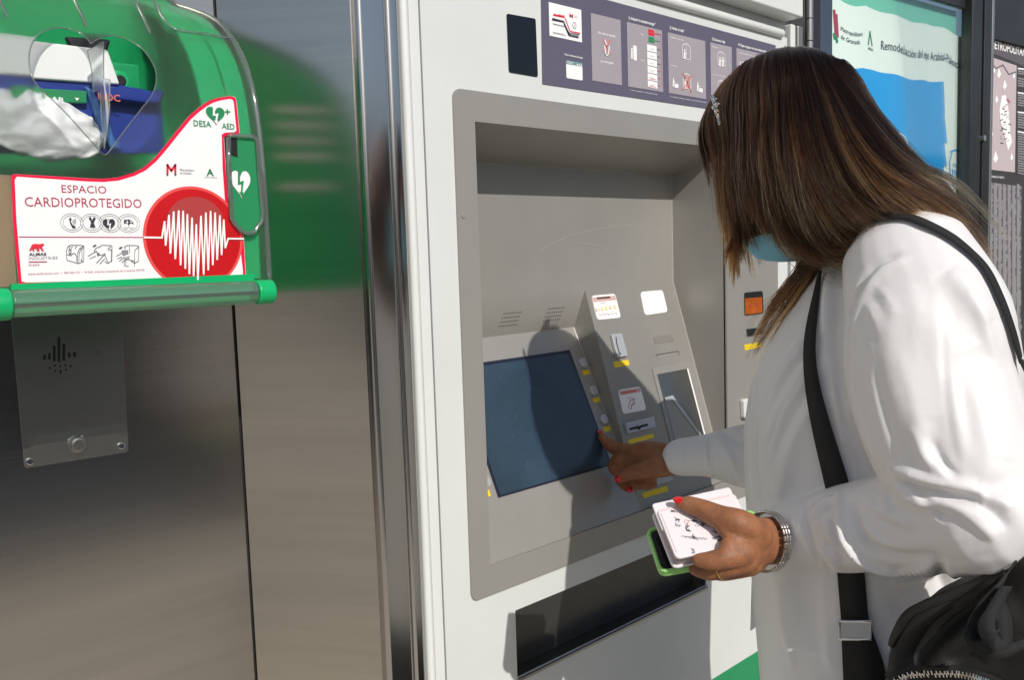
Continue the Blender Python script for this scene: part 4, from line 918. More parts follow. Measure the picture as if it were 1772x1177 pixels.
# ------------------------------------------------------------------ the woman at the machine
FEET = Vector((1.085, -.48, 0))
per = empty('person', FEET, 'woman with long brown hair and white blouse tapping the ticket machine screen', 'person')
XM = 1.085                                               # her middle plane
HX = 1.0
def ch(pts, space='X'):                                 # chain of (px, py, X or depth, radius)
    f = PX if space == 'X' else PZ
    return [f(a, b, c) for a, b, c, r in pts], [r for a, b, c, r in pts]
def dense(pts, rad, n): q = catmull([(*p, r) for p, r in zip(pts, rad)], n); return q[:, :3], np.maximum(q[:, 3], .002)
def limb(pts, space='X', n=24, seg=16, flat=None, updir=None):
    p, r = dense(*ch(pts, space), n); return tube_geo(p, r, seg=seg, flat=flat, updir=updir)
UPV = tuple(CU)
# things in the left hand first: their planes carry the fingers
WT = .036                                               # wallet top above the phone plane
w0_, w1_, w2_ = PZ(1127, 868, 0.9858), PZ(1264, 838, 0.9938), PZ(1167, 968, 0.9302)
pn = (w1_-w0_).cross(w2_-w0_).normalized()
if pn.dot(Vector(fw)) > 0: pn = -pn
def onw(x, y, h=0): return PP(x, y, w0_, pn)+pn*h
D3, C3, A3 = [PP(x, y, w0_-pn*WT, pn) for x, y in [(1118, 918), (1305, 884), (1155, 988)]]
pa = (C3-D3).normalized(); pb = (A3-D3); pb = (pb-pa*pb.dot(pa)).normalized()
PL = (C3-D3).length; PW = (A3-D3).dot(pb)+.002
PHN = Art(D3, pa, -pb); PHN.n = pn
# head frame
Hc = PX(1362, 258, HX); hp_ = math.radians(24); hy_ = math.radians(18)
h0_ = Vector((-math.sin(hy_), math.cos(hy_), 0)); Z_ = Vector((0, 0, 1))
hf_ = h0_*math.cos(hp_)-Z_*math.sin(hp_); hu_ = h0_*math.sin(hp_)+Z_*math.cos(hp_); hr_ = Vector((math.cos(hy_), math.sin(hy_), 0))
def HP(f, r, u): return Hc+hf_*f+hr_*r+hu_*u
geos = []
geos.append(ell_geo(HP(-.008, 0, .022), [hr_*.066, hf_*.088, hu_*.082], 28, 20))
geos.append(ell_geo(HP(.030, 0, -.045), [hr_*.058, hf_*.058, hu_*.070], 24, 16))
geos.append(ell_geo(HP(.055, 0, -.092), [hr_*.030, hf_*.028, hu_*.024], 16, 12))
geos.append(tube_geo([HP(.078, 0, .012), HP(.090, 0, -.012), HP(.096, 0, -.032), HP(.086, 0, -.042)], [.008, .010, .013, .010]))
geos.append(ell_geo(HP(.080, 0, -.066), [hr_*.022, hf_*.012, hu_*.007], 14, 10)); geos.append(ell_geo(HP(.078, 0, -.075), [hr_*.019, hf_*.012, hu_*.007], 14, 10))
for s in (-1, 1):
    geos.append(ell_geo(HP(-.012, s*.074, -.018), [hr_*.010, hf_*.017, hu_*.030], 14, 10)); geos.append(ell_geo(HP(.064, s*.034, .018), [hr_*.026, hf_*.012, hu_*.008], 14, 8))
    geos.append(ell_geo(HP(.056, s*.042, -.03), [hr_*.022, hf_*.022, hu_*.020], 14, 10))
neck0 = PX(1440, 425, 1.035)
geos.append(tube_geo([HP(-.02, 0, -.04), HP(-.035, .01, -.09), neck0+Vector((0, -.02, -.03)), PX(1540, 520, XM)], [.055, .052, .060, .075], seg=18))
geos.append(tube_geo([PX(1540, 500, XM), PX(1540, 700, XM), PX(1530, 950, XM), PX(1520, 1150, XM)], [.085, .10, .09, .11], seg=18))
geos.append(tube_geo([PX(1560, 480, .94), PX(1540, 490, XM), PX(1500, 480, 1.23)], [.045, .06, .045], seg=16))
# left arm and hand
geos.append(limb([(1562, 482, .935, .042), (1605, 650, .91, .046), (1690, 885, .88, .042), (1540, 905, .892, .036), (1400, 928, .905, .029), (1345, 935, .902, .0268)], n=40))
geos.append(limb([(1352, 935, 0.9932, 0.0265), (1324, 937, 0.9688, 0.0260), (1302, 943, 0.9529, 0.0262), (1282, 948, 0.9402, 0.0236), (1268, 955, 0.9328, 0.0191)], 'Z', 20, 18, (.66, 1), UPV))
tip = [onw(1214, 891, .0095), onw(1190, 881.5, .0082), onw(1176, 877, .0062)]
tp = [PZ(1310, 926, 0.9498), onw(1278, 920, .013), onw(1246, 908, .0118)]+tip
p_, r_ = dense(tp, [0.0170, 0.0159, 0.0136, 0.0112, 0.0095, 0.0061], 26); geos.append(tube_geo(p_, r_, seg=14)); thumb_tip = tip
geos.append(limb([(1300, 930, 0.9508, 0.0207), (1278, 924, 0.9423, 0.0164), (1256, 915, 0.9413, 0.0106)], 'Z', 10))
idx = [PZ(1284, 958, 0.9349), PZ(1256, 966, 0.9264), PZ(1230, 971, 0.9286), PZ(1210, 970, 0.9328)]
p_, r_ = dense(idx, [0.0146, 0.0119, 0.0104, 0.0080], 18); geos.append(tube_geo(p_, r_))
fz_ = lambda x, y, h: PP(x, y, D3, pn)-pn*h
for pts, rad in [([PZ(1290, 970, 0.9434), PZ(1264, 978, 0.9392), PZ(1230, 988, 0.9476), PZ(1204, 984, 0.9604)], [0.0146, 0.0125, 0.0110, 0.0085]),
                 ([PZ(1298, 976, 0.9540), PZ(1274, 984, 0.9561), PZ(1248, 990, 0.9646), PZ(1222, 987, 0.9731)], [0.0138, 0.0117, 0.0102, 0.0080]),
                 ([PZ(1308, 974, 0.9667), PZ(1290, 980, 0.9752), PZ(1270, 984, 0.9826)], [0.0122, 0.0104, 0.0085])]:
    p_, r_ = dense(pts, rad, 18); geos.append(tube_geo(p_, r_))
# right arm and pointing hand
geos.append(limb([(1500, 480, 1.235, .042), (1440, 690, 1.25, .040), (1425, 800, 1.24, .038), (1290, 800, 1.20, .032), (1195, 796, 1.168, .0245)], n=40))
geos.append(limb([(1200, 797, 1.168, .0235), (1168, 797, 1.163, .0245), (1138, 796, 1.16, .0300), (1108, 794, 1.158, .0280), (1092, 793, 1.156, .020)], n=20, seg=18, flat=(.66, 1), updir=UPV))
ft = PP(1036, 757.5, SCR.o, SCR.n)+SCR.n*.007
p_, r_ = dense([PX(1100, 785, 1.160), PX(1078, 780, 1.161), PX(1056, 771, 1.162), ft], [.0160, .0128, .0108, .0072], 20); geos.append(tube_geo(p_, r_)); i_dir = (ft-PX(1056, 771, 1.162)).normalized()
for q in [[(1102, 798, 1.157, .015), (1072, 797, 1.152, .0125), (1063, 809, 1.150, .0115), (1076, 822, 1.150, .0095)],
          [(1106, 808, 1.160, .0145), (1078, 812, 1.160, .0120), (1076, 832, 1.158, .0110), (1088, 845, 1.156, .0085)],
          [(1118, 815, 1.165, .0135), (1094, 828, 1.166, .0110), (1098, 838, 1.163, .0100), (1114, 840, 1.160, .0080)],
          [(1130, 820, 1.166, .0120), (1112, 832, 1.17, .0095), (1118, 840, 1.168, .0088), (1130, 838, 1.166, .0075)],
          [(1142, 806, 1.142, .0180), (1118, 812, 1.130, .0140), (1094, 818, 1.124, .0118), (1076, 826, 1.122, .0088)]]: geos.append(limb(q, n=18))
bme = remeshed(geos, .0021, 5, .5)
link('body', bme, 'skin', per, True)
def nail(p, d, nn, wd, ln, parent=per):
    d = Vector(d).normalized(); nn = Vector(nn); nn = (nn-d*nn.dot(d)).normalized(); s = d.cross(nn)
    vs, fs = ell_geo(p, [d*ln/2, s*wd/2, nn*.0022], 20, 10)
    c = Vector(p); vs = [Vector(v)-nn*((Vector(v)-c).dot(s)**2*38) for v in vs]
    return mesh('fingernail', vs, fs, 'nail', parent, smooth=True)
td = (thumb_tip[2]-thumb_tip[1]).normalized()
nail(thumb_tip[2]+pn*.0056-td*.001, td, pn, .0100, .0190)
nail(ft+i_dir*.002+Vector(CU)*.005, i_dir, Vector(CU)-Vector(fw)*.6, .0085, .015)
nail(PX(1069, 829.5, 1.113), PX(1062, 833, 1.11)-PX(1082, 822, 1.11), -Vector(fw)+Vector(CU)*.3, .011, .015)
nail(PX(1089, 847.5, 1.146), PX(1095, 855, 1.15)-PX(1082, 838, 1.15), -Vector(fw), .009, .014)
for s in (-1, 1):
    vs, fs = ell_geo(HP(.066, s*.032, .002), [hr_*.012, hf_*.012, hu_*.010], 14, 10); mesh('eye', vs, fs, 'eye', per, smooth=True)
rp = PZ(1240, 992, .9455)
# ---- face mask
vs, fs = [], []
NU, NV = 26, 16
for i in range(NV+1):
    for j in range(NU+1):
        a = math.radians(-88+176*j/NU); t = i/NV
        u = .002-.130*t; e = 1-abs(2*t-.9)**2.4*.24-.38*max(0, (t-.78)/.22)**2
        r = (.070+.003*math.sin(t*math.pi*6))*e
        vs.append(HP(.020+(.074-(.0 if t > .25 else .03*(.25-t)))*e*math.cos(a)**.8-.0 if math.cos(a) > 0 else .02, r*math.sin(a)*1.02, u))
fs = [(i*(NU+1)+j, i*(NU+1)+j+1, (i+1)*(NU+1)+j+1, (i+1)*(NU+1)+j) for i in range(NV) for j in range(NU)]
mk = mesh('face_mask', vs, fs, 'mask_blue', per, smooth=True); s_ = mk.modifiers.new('s', 'SOLIDIFY'); s_.thickness = .0015
for s in (-1, 1):
    vs, fs = tube_geo(catmull([HP(.03, s*.07, -.01), HP(0, s*.078, .005), HP(-.025, s*.080, -.015), HP(0, s*.078, -.045), HP(.03, s*.068, -.09)], 20), [.0012]*20, seg=6); mesh('ear_loop', vs, fs, 'label_white', mk)
# ---- blouse
rows = [(1320, 1352, 1775, .185), (1215, 1335, 1762, .185), (1130, 1316, 1745, .18), (1000, 1303, 1738, .175), (900, 1295, 1752, .178), (800, 1289, 1768, .182), (720, 1287, 1775, .186), (650, 1298, 1775, .185), (590, 1326, 1766, .18), (540, 1356, 1752, .17), (490, 1392, 1730, .155), (450, 1422, 1702, .13), (415, 1448, 1668, .09), (385, 1482, 1628, .055)]
tv, tf, NS = [], [], 40
for row, a, b, hw in rows:
    ea, eb = a, b
    for it in range(8):
        f_, k_ = PX(ea, row, XM), PX(eb, row, XM); c_ = (f_+k_)/2; h_ = (f_-k_)/2; ring = []
        for j in range(NS):
            t = 2*math.pi*j/NS; cc, ss = math.cos(t), math.sin(t); e = 2/2.4
            ring.append(c_+h_*math.copysign(abs(cc)**e, cc)+Vector((hw*math.copysign(abs(ss)**e, ss), 0, 0)))
        xs_ = [px(p)[0] for p in ring]; ea += (a-min(xs_))*.8; eb += (b-max(xs_))*.8
    tv.append(ring)
vs = [p for r in tv for p in r]; n = len(tv)
fs = [(i*NS+j, i*NS+(j+1) % NS, (i+1)*NS+(j+1) % NS, (i+1)*NS+j) for i in range(n-1) for j in range(NS)]+[tuple(range(NS))[::-1], tuple(range((n-1)*NS, n*NS))]
torso = (vs, fs)
yoke = tube_geo([PX(1572, 478, .935), PX(1560, 455, 1.0), PX(1540, 445, XM), PX(1500, 450, 1.16), PX(1490, 470, 1.235)], [.056, .055, .05, .055, .056], seg=20)
arm_l = limb([(1578, 476, .935, .069), (1604, 560, .922, .079), (1605, 650, .91, .078), (1640, 760, .898, .0755), (1682, 850, .886, .068), (1698, 893, .878, .0585)], n=24, seg=24)
fore_l = limb([(1702, 885, .878, .061), (1630, 893, .884, .0545), (1545, 903, .891, .049), (1455, 917, .898, .0455), (1400, 926, .902, .040), (1345, 933, .903, .0355)], n=24, seg=24)
arm_r = limb([(1495, 475, 1.235, .062), (1470, 600, 1.25, .068), (1435, 720, 1.255, .062), (1420, 800, 1.25, .055)], n=20, seg=20)
fore_r = limb([(1425, 800, 1.24, .056), (1350, 795, 1.22, .054), (1285, 790, 1.195, .049), (1225, 789, 1.175, .034), (1178, 792, 1.163, .0305)], n=20, seg=20)
tb = remeshed([torso, yoke], .006, 8); BT = BVHTree.FromPolygons([v.co[:] for v in tb.vertices], [tuple(p.vertices) for p in tb.polygons]); bpy.data.meshes.remove(tb)
blm = remeshed([torso, yoke, arm_l, fore_l, arm_r, fore_r], .0025, 14, .5)
def bvh_of(me): return BVHTree.FromPolygons([v.co[:] for v in me.vertices], [tuple(p.vertices) for p in me.polygons])
def cast(bv, x, y, h=0):
    d = Vector(ray(x, y)).normalized(); hit, nn, _, _ = bv.ray_cast(Vector(EYE), d)
    if hit is None: return None
    return (hit+nn*h) if nn.dot(d) < 0 else hit-nn*h
def crease(co, no, bv, pts, wd, amp, n=40, valley=0., depth=None):
    line = [cast(bv, *c) for c in catmull([(*p, 0) for p in pts], n)[:, :2]]; line = [l for l in line if l is not None]
    if len(line) < 2: return
    L = np.array(line); k = len(L)
    lo, hi = L.min(0)-wd*4, L.max(0)+wd*4
    sel = np.where(((co > lo) & (co < hi)).all(1))[0]
    if len(sel) == 0: return
    d2 = ((co[sel][:, None, :]-L[None])**2).sum(2); j = d2.argmin(1); d = np.sqrt(d2[np.arange(len(sel)), j])
    fade = np.sin(np.pi*np.clip((j+.8)/(k+.6), 0, 1))**.6
    w = amp*np.exp(-(d/wd)**2)*fade
    if valley: w -= valley*np.exp(-((d-2*wd)/(wd*1.1))**2)*fade
    co[sel] += no[sel]*w[:, None]
def apply_creases(me, lst, nz=(.0011, 7.0)):
    n = len(me.vertices); co = np.empty(n*3); me.vertices.foreach_get('co', co); co = co.reshape(-1, 3)
    no = np.array([v.normal[:] for v in me.vertices]); bv = bvh_of(me)
    if nz:
        a, s = nz; co += no*np.array([noise.noise(Vector(c)*s)*a+noise.noise(Vector((c[0]*26, c[1]*26, c[2]*9)))*a*.35 for c in co])[:, None]
    for c in lst: crease(co, no, bv, *c)
    me.vertices.foreach_set('co', co.ravel()); me.update()
CRS = [
 ([(1546, 813), (1590, 828), (1640, 838), (1692, 844)], .006, .008), ([(1550, 826), (1600, 846), (1660, 860), (1700, 866)], .007, -.006), ([(1545, 826), (1570, 856), (1610, 872), (1680, 876)], .0055, .007), ([(1640, 847), (1665, 846), (1695, 858), (1660, 862)], .004, .004), ([(1535, 840), (1532, 870), (1540, 890)], .005, .004),
 ([(1632, 560), (1634, 640), (1642, 720), (1655, 800)], .0035, -.0028), ([(1645, 650), (1652, 720), (1668, 800)], .007, .0045), ([(1612, 720), (1625, 770), (1640, 800)], .010, -.005), ([(1690, 640), (1700, 740), (1712, 830)], .010, .003), ([(1580, 700), (1600, 760), (1620, 800)], .008, .003),
 ([(1452, 852), (1454, 900), (1470, 945), (1506, 975), (1560, 987), (1620, 978)], .0045, .010), ([(1475, 866), (1482, 905), (1505, 945), (1550, 965), (1620, 962)], .007, -.008),
 ([(1397, 872), (1393, 905), (1402, 945), (1416, 985)], .0035, -.0045), ([(1389, 872), (1385, 905), (1393, 945), (1406, 985)], .005, .0028),
 ([(1403, 890), (1422, 872), (1444, 862)], .0042, .004), ([(1404, 905), (1425, 886), (1445, 874)], .0042, -.004), ([(1405, 920), (1428, 902), (1447, 892)], .0045, .0035), ([(1412, 950), (1430, 960), (1452, 985)], .005, .005), ([(1410, 965), (1424, 978), (1436, 992)], .0045, -.005), ([(1425, 940), (1442, 950), (1462, 972)], .005, -.004),
 ([(1462, 640), (1468, 560), (1486, 500), (1516, 460), (1560, 440)], .004, -.0045), ([(1472, 640), (1480, 560), (1498, 508), (1526, 470), (1565, 450)], .006, .0035),
 ([(1400, 570), (1365, 615), (1330, 670), (1312, 720)], .010, .005), ([(1412, 620), (1372, 670), (1340, 735), (1325, 800)], .011, .0055), ([(1408, 590), (1370, 642), (1336, 700)], .010, -.005), ([(1416, 680), (1380, 740), (1352, 820), (1345, 880)], .012, .005), ([(1412, 650), (1375, 705), (1345, 775)], .011, -.005),
 ([(1340, 560), (1312, 640), (1302, 720), (1303, 800), (1312, 900)], .006, -.004),
 ([(1440, 470), (1432, 520), (1428, 580)], .008, .007), ([(1450, 500), (1445, 560), (1448, 620), (1462, 690)], .008, -.008), ([(1475, 690), (1495, 750), (1520, 800)], .009, .006),
 ([(1462, 720), (1480, 770), (1500, 830)], .010, -.007),
 ([(1340, 900), (1345, 1000), (1360, 1100)], .018, .006), ([(1390, 900), (1400, 1020), (1410, 1130)], .020, -.006), ([(1620, 960), (1632, 1000), (1645, 1040)], .006, -.006), ([(1560, 1010), (1600, 990), (1628, 990)], .010, .006), ([(1640, 980), (1660, 1010), (1690, 1020)], .012, .006), ([(1540, 1060), (1580, 1040), (1640, 1000)], .014, -.005),
 ([(1525, 520), (1535, 600), (1560, 690), (1590, 760)], .020, .004), ([(1500, 560), (1520, 640), (1545, 720), (1580, 790)], .016, -.003),
 ([(1180, 760), (1182, 795), (1188, 830)], .004, .0015), ([(1226, 748), (1228, 790), (1234, 838)], .003, -.004), ([(1240, 760), (1262, 790), (1280, 840)], .008, .005), ([(1250, 745), (1270, 760), (1290, 770)], .007, -.005),
 ([(1500, 372), (1540, 366), (1590, 372), (1640, 392)], .004, -.003), ([(1640, 470), (1680, 500), (1710, 560)], .012, .005), ([(1600, 480), (1650, 540), (1680, 600)], .018, -.004), ([(1720, 640), (1740, 720), (1745, 800)], .014, .006),
 ([(1545, 816), (1590, 860), (1625, 905)], .004, .0045), ([(1552, 822), (1600, 862), (1640, 900)], .004, -.0035), ([(1560, 830), (1640, 872), (1705, 896)], .0045, .0045), ([(1690, 858), (1730, 868), (1752, 884)], .005, .0045), ([(1690, 872), (1720, 890), (1745, 915)], .005, -.004), ([(1650, 880), (1690, 905), (1722, 935)], .005, .004),
 ([(1478, 868), (1496, 908), (1530, 938), (1580, 950)], .004, .0038), ([(1500, 862), (1530, 890), (1585, 908)], .004, .0035), ([(1510, 876), (1540, 905), (1590, 925)], .0035, -.003), ([(1420, 882), (1436, 925), (1448, 968)], .004, .0035), ([(1432, 876), (1446, 920), (1458, 965)], .0035, -.003), ([(1440, 872), (1452, 915), (1466, 955)], .003, .003),
 ([(1556, 610), (1580, 690), (1604, 790)], .006, .0035), ([(1504, 640), (1522, 720), (1546, 800)], .006, .004), ([(1516, 650), (1536, 730), (1556, 806)], .005, -.0035), ([(1580, 740), (1600, 790), (1630, 826)], .005, .004), ([(1610, 760), (1630, 800), (1660, 832)], .0045, -.004), ([(1480, 650), (1496, 720), (1516, 780)], .0045, .003),
 ([(1479, 560), (1494, 588), (1506, 616)], .004, .0012), ([(1486, 540), (1503, 566), (1516, 596)], .004, -.001), ([(1494, 524), (1512, 548), (1528, 580)], .004, .0012), ([(1503, 506), (1522, 530), (1540, 562)], .004, -.001), ([(1514, 490), (1535, 514), (1552, 545)], .004, .001),
 ([(1392, 600), (1352, 655), (1318, 735)], .004, .003), ([(1402, 632), (1362, 690), (1328, 780)], .004, -.003), ([(1408, 700), (1372, 770), (1350, 860)], .0045, .003), ([(1398, 660), (1358, 720), (1334, 800)], .004, .003), ([(1438, 620), (1446, 690), (1462, 770)], .0045, .004), ([(1446, 640), (1456, 710), (1476, 790)], .004, -.004),
 ([(1688, 640), (1722, 720), (1742, 800)], .006, .0035), ([(1668, 500), (1702, 560), (1724, 640)], .006, .0035), ([(1618, 800), (1640, 828), (1668, 838)], .004, .004), ([(1312, 700), (1308, 800), (1318, 900)], .004, .003), ([(1325, 640), (1312, 720), (1310, 800)], .0035, -.003),
 ([(1545, 1010), (1590, 1000), (1625, 992)], .004, .004), ([(1560, 1030), (1600, 1014), (1630, 1004)], .004, -.0035), ([(1640, 975), (1656, 1000), (1668, 1030)], .0045, .004), ([(1618, 962), (1628, 1000), (1640, 1036)], .0022, -.004), ([(1350, 1000), (1356, 1080), (1372, 1160)], .006, .003), ([(1420, 1000), (1424, 1080), (1436, 1160)], .006, .003),
 ([(1462, 640), (1466, 570), (1484, 508), (1514, 464), (1556, 436)], .0022, -.003), ([(1397, 874), (1393, 905), (1402, 945), (1414, 982)], .0022, -.003)]
CRS = [(c[0], c[1], c[2]*(.45 if all(1470 < q[0] < 1756 and 555 < q[1] < 812 for q in c[0]) else 1)) for c in CRS]   # the upper sleeve hangs smooth
apply_creases(blm, CRS)
blo = link('blouse', blm, 'blouse', per, True)
BB = bvh_of(blm)
fl = [PX(1301, 985, 1.13), PX(1310, 985, 1.10), PX(1309, 1085, 1.10), PX(1298, 1093, 1.13)]
slab('front_hem', fl, (-1, 0, 0), .004, 'blouse', blo, bevel=.001)
def strip(name, A_, B_, bv, m, parent, h, n=40, thick=.0012, pad=None):
    va, vb = [], []
    for a, b in zip(catmull([(*p, 0) for p in A_], n)[:, :2], catmull([(*p, 0) for p in B_], n)[:, :2]):
        p, q = cast(bv, *a, h), cast(bv, *b, h)
        if p is None and q is None: continue
        if p is None: p = PZ(*a, px(q)[2])
        if q is None: q = PZ(*b, px(p)[2])
        va.append(p); vb.append(q)
    z_ = None
    for i in range(len(va)):                            # a ray that slips past the near surface takes its neighbour's depth
        a, b = px(va[i]), px(vb[i]); m_ = min(a[2], b[2]) if z_ is None else min(a[2], b[2], z_+.02)
        if a[2] > m_+.02: va[i] = PZ(a[0], a[1], m_)
        if b[2] > m_+.02: vb[i] = PZ(b[0], b[1], m_)
        z_ = m_
    k = len(va)
    def sm(v):
        v = np.array(v)
        for _ in range(3): v[1:-1] = (v[:-2]+2*v[1:-1]+v[2:])/4
        return list(v)
    va, vb = sm(va), sm(vb)
    def rest(v):                                        # lay the band on the cloth
        out = []
        for p in v:
            q, nn, _, _ = bv.find_nearest(Vector(p)); out.append(q+nn*h)
        return sm(out)
    va, vb = rest(va), rest(vb)
    o = mesh(name, va+vb, [(i, i+1, k+i+1, k+i) for i in range(k-1)], m, parent, smooth=True); s = o.modifiers.new('s', 'SOLIDIFY'); s.thickness = thick; s.offset = 0
    return o
# ---- trousers and shoes (below the frame)
for s in (-1, 1):
    hx = XM+s*.090
    tg = tube_geo([(hx-s*.02, -.50, .90), (hx, -.49, .82), (hx, -.47, .52), (hx, -.50, .30), (hx, -.51, .07)], [.075, .095, .075, .065, .06], seg=18)
    mesh('trouser_leg', *tg, 'trousers', per, smooth=True)
    sg = merge([ell_geo((hx, -.44, .045), [(.042, 0, 0), (0, .125, 0), (0, 0, .044)], 20, 12)]); mesh('shoe', [(a, b, max(c, .0)) for a, b, c in sg[0]], sg[1], 'shoe', per, smooth=True)
# ---- hair: locks combed from the parting, near side and far side
GD = [
 [(1262, 148, .972), (1246, 205, .948), (1240, 280, .930), (1247, 350, .925), (1258, 420, .925), (1272, 500, .925)],
 [(1285, 120, .985), (1272, 190, .940), (1262, 270, .918), (1268, 330, .912), (1276, 380, .914), (1284, 430, .920)],
 [(1310, 103, .992), (1302, 180, .935), (1294, 260, .904), (1300, 320, .898), (1312, 365, .902), (1330, 405, .915)],
 [(1335, 92, .998), (1333, 165, .940), (1331, 250, .902), (1344, 325, .890), (1366, 385, .893), (1402, 432, .908)],
 [(1360, 88, 1.0), (1372, 160, .940), (1382, 240, .900), (1405, 322, .886), (1440, 385, .890), (1475, 412, .905)],
 [(1385, 91, 1.0), (1412, 160, .945), (1440, 240, .904), (1475, 312, .890), (1525, 352, .893), (1590, 372, .92)],
 [(1410, 99, 1.0), (1450, 168, .950), (1490, 245, .914), (1540, 302, .900), (1602, 346, .92), (1676, 408, .96)],
 [(1430, 110, 1.0), (1480, 180, .968), (1530, 250, .945), (1580, 308, .935), (1634, 354, .95), (1696, 432, .98)],
 [(1442, 120, 1.02), (1498, 185, 1.0), (1552, 252, .99), (1602, 308, .985), (1648, 358, .99), (1704, 446, 1.0)]]
GD[8] = [(a, b, HX) for a, b, c in GD[8]]; GD[7][0] = (1430, 110, .996)
NP = 18
def g3(g):
    c = np.array(HP(-.008, 0, .022)); B = np.array([hr_, hf_, hu_]); R = np.array([.066, .088, .082])+.011
    q = (catmull([tuple(PX(*q)) for q in g], NP)-c)@B.T; k = np.linalg.norm(q/R, axis=1); q[k < 1] /= k[k < 1][:, None]   # lie on the scalp, never in it
    return q@B+c
def crowned(g):                                         # round off the parting
    a, b = g[0], g[1]; return [a, (a[0]+.16*(b[0]-a[0]), a[1]+.10*(b[1]-a[1]), a[2]-.52*(a[2]-b[2]))]+g[1:]
near = np.array([g3(crowned(g)) for g in GD])                    # guides x points x 3
_m = np.array(hr_); _c = np.array(Hc); far = (near-2*((near-_c)@_m)[:, :, None]*_m)[::-1]
bang = np.array([g3(g) for g in [
 [(1262, 146, .985), (1236, 175, .99), (1221, 215, .99), (1222, 250, .995), (1234, 285, 1.0), (1243, 330, 1.005)],
 [(1275, 128, .99), (1240, 162, 1.0), (1218, 210, 1.0), (1216, 245, 1.005), (1228, 280, 1.01), (1240, 320, 1.015)]]])
lock = np.array([g3(g) for g in [
 [(1252, 230, .945), (1246, 300, .935), (1250, 370, .93), (1258, 420, .93), (1266, 460, .93), (1275, 492, .93)],
 [(1268, 230, .925), (1264, 300, .915), (1268, 370, .91), (1274, 420, .91), (1280, 455, .912), (1284, 505, .915)],
 [(1286, 250, .915), (1282, 310, .905), (1284, 370, .903), (1287, 410, .903), (1288, 440, .905), (1289, 480, .91)]]])
tail = np.array([g3(g) for g in [
 [(1432, 395, .99), (1405, 440, .975), (1385, 475, .965), (1360, 520, .965), (1338, 555, .97), (1318, 592, .975)],
 [(1450, 405, .985), (1422, 450, .965), (1400, 490, .955), (1378, 530, .955), (1352, 575, .96), (1322, 630, .965)],
 [(1420, 400, 1.01), (1392, 440, 1.0), (1368, 480, .995), (1345, 520, .995), (1325, 550, 1.0), (1312, 575, 1.0)]]])
under = np.array([g3(g) for g in [                      # short loose hair turning in under the jaw
 [(1330, 260, .905), (1345, 340, .896), (1375, 400, .90), (1415, 432, .915), (1450, 430, .93), (1480, 418, .945)],
 [(1350, 280, .90), (1380, 355, .888), (1420, 405, .892), (1465, 420, .905), (1500, 412, .915), (1530, 398, .925)],
 [(1310, 280, .905), (1328, 360, .90), (1356, 418, .905), (1392, 446, .92), (1425, 452, .935), (1450, 445, .95)]]])
cv, cf = ell_geo(HP(-.010, 0, .024), [hr_*.072, hf_*.092, hu_*.088], 32, 22)
ci = [i for i, v in enumerate(cv) if (Vector(v)-Hc).dot(hu_) > .035-.9*max(0, -(Vector(v)-Hc).dot(hf_)-.0)-.0 and (Vector(v)-Hc).dot(hf_) < .066+.1*(Vector(v)-Hc).dot(hu_)]; cs_ = set(ci); rem = {j: k for k, j in enumerate(ci)}
mesh('hair_cap', [cv[i] for i in ci], [tuple(rem[j] for j in f) for f in cf if all(j in cs_ for j in f)], 'hair_base', per, smooth=True)
# solid hair body under the strands
def hsurf(G, inset):
    G2 = G.copy(); c = np.array(HP(-.02, 0, .0)); d = c-G2; d /= np.linalg.norm(d, axis=2)[:, :, None]
    w_ = np.linspace(1, .55, G.shape[1])[None, :, None]
    return G2+d*inset*w_
allg = np.concatenate([near[1:], ((near[-1]+far[0])/2)[None], far[:-1]])[:, 4:]; gi = hsurf(allg, .012); ng = len(gi); NS_ = gi.shape[1]
vs = gi.reshape(-1, 3); fs = [(i*NS_+j, i*NS_+j+1, (i+1)*NS_+j+1, (i+1)*NS_+j) for i in range(ng-1) for j in range(NS_-1)]
hb = mesh('hair', vs, fs, 'hair_base', per, smooth=True); s_ = hb.modifiers.new('s', 'SOLIDIFY'); s_.thickness = .006
sb_ = hb.modifiers.new('sub', 'SUBSURF'); sb_.levels = 1; sb_.render_levels = 1
S_pts, S_tone, S_rad = [], [], []
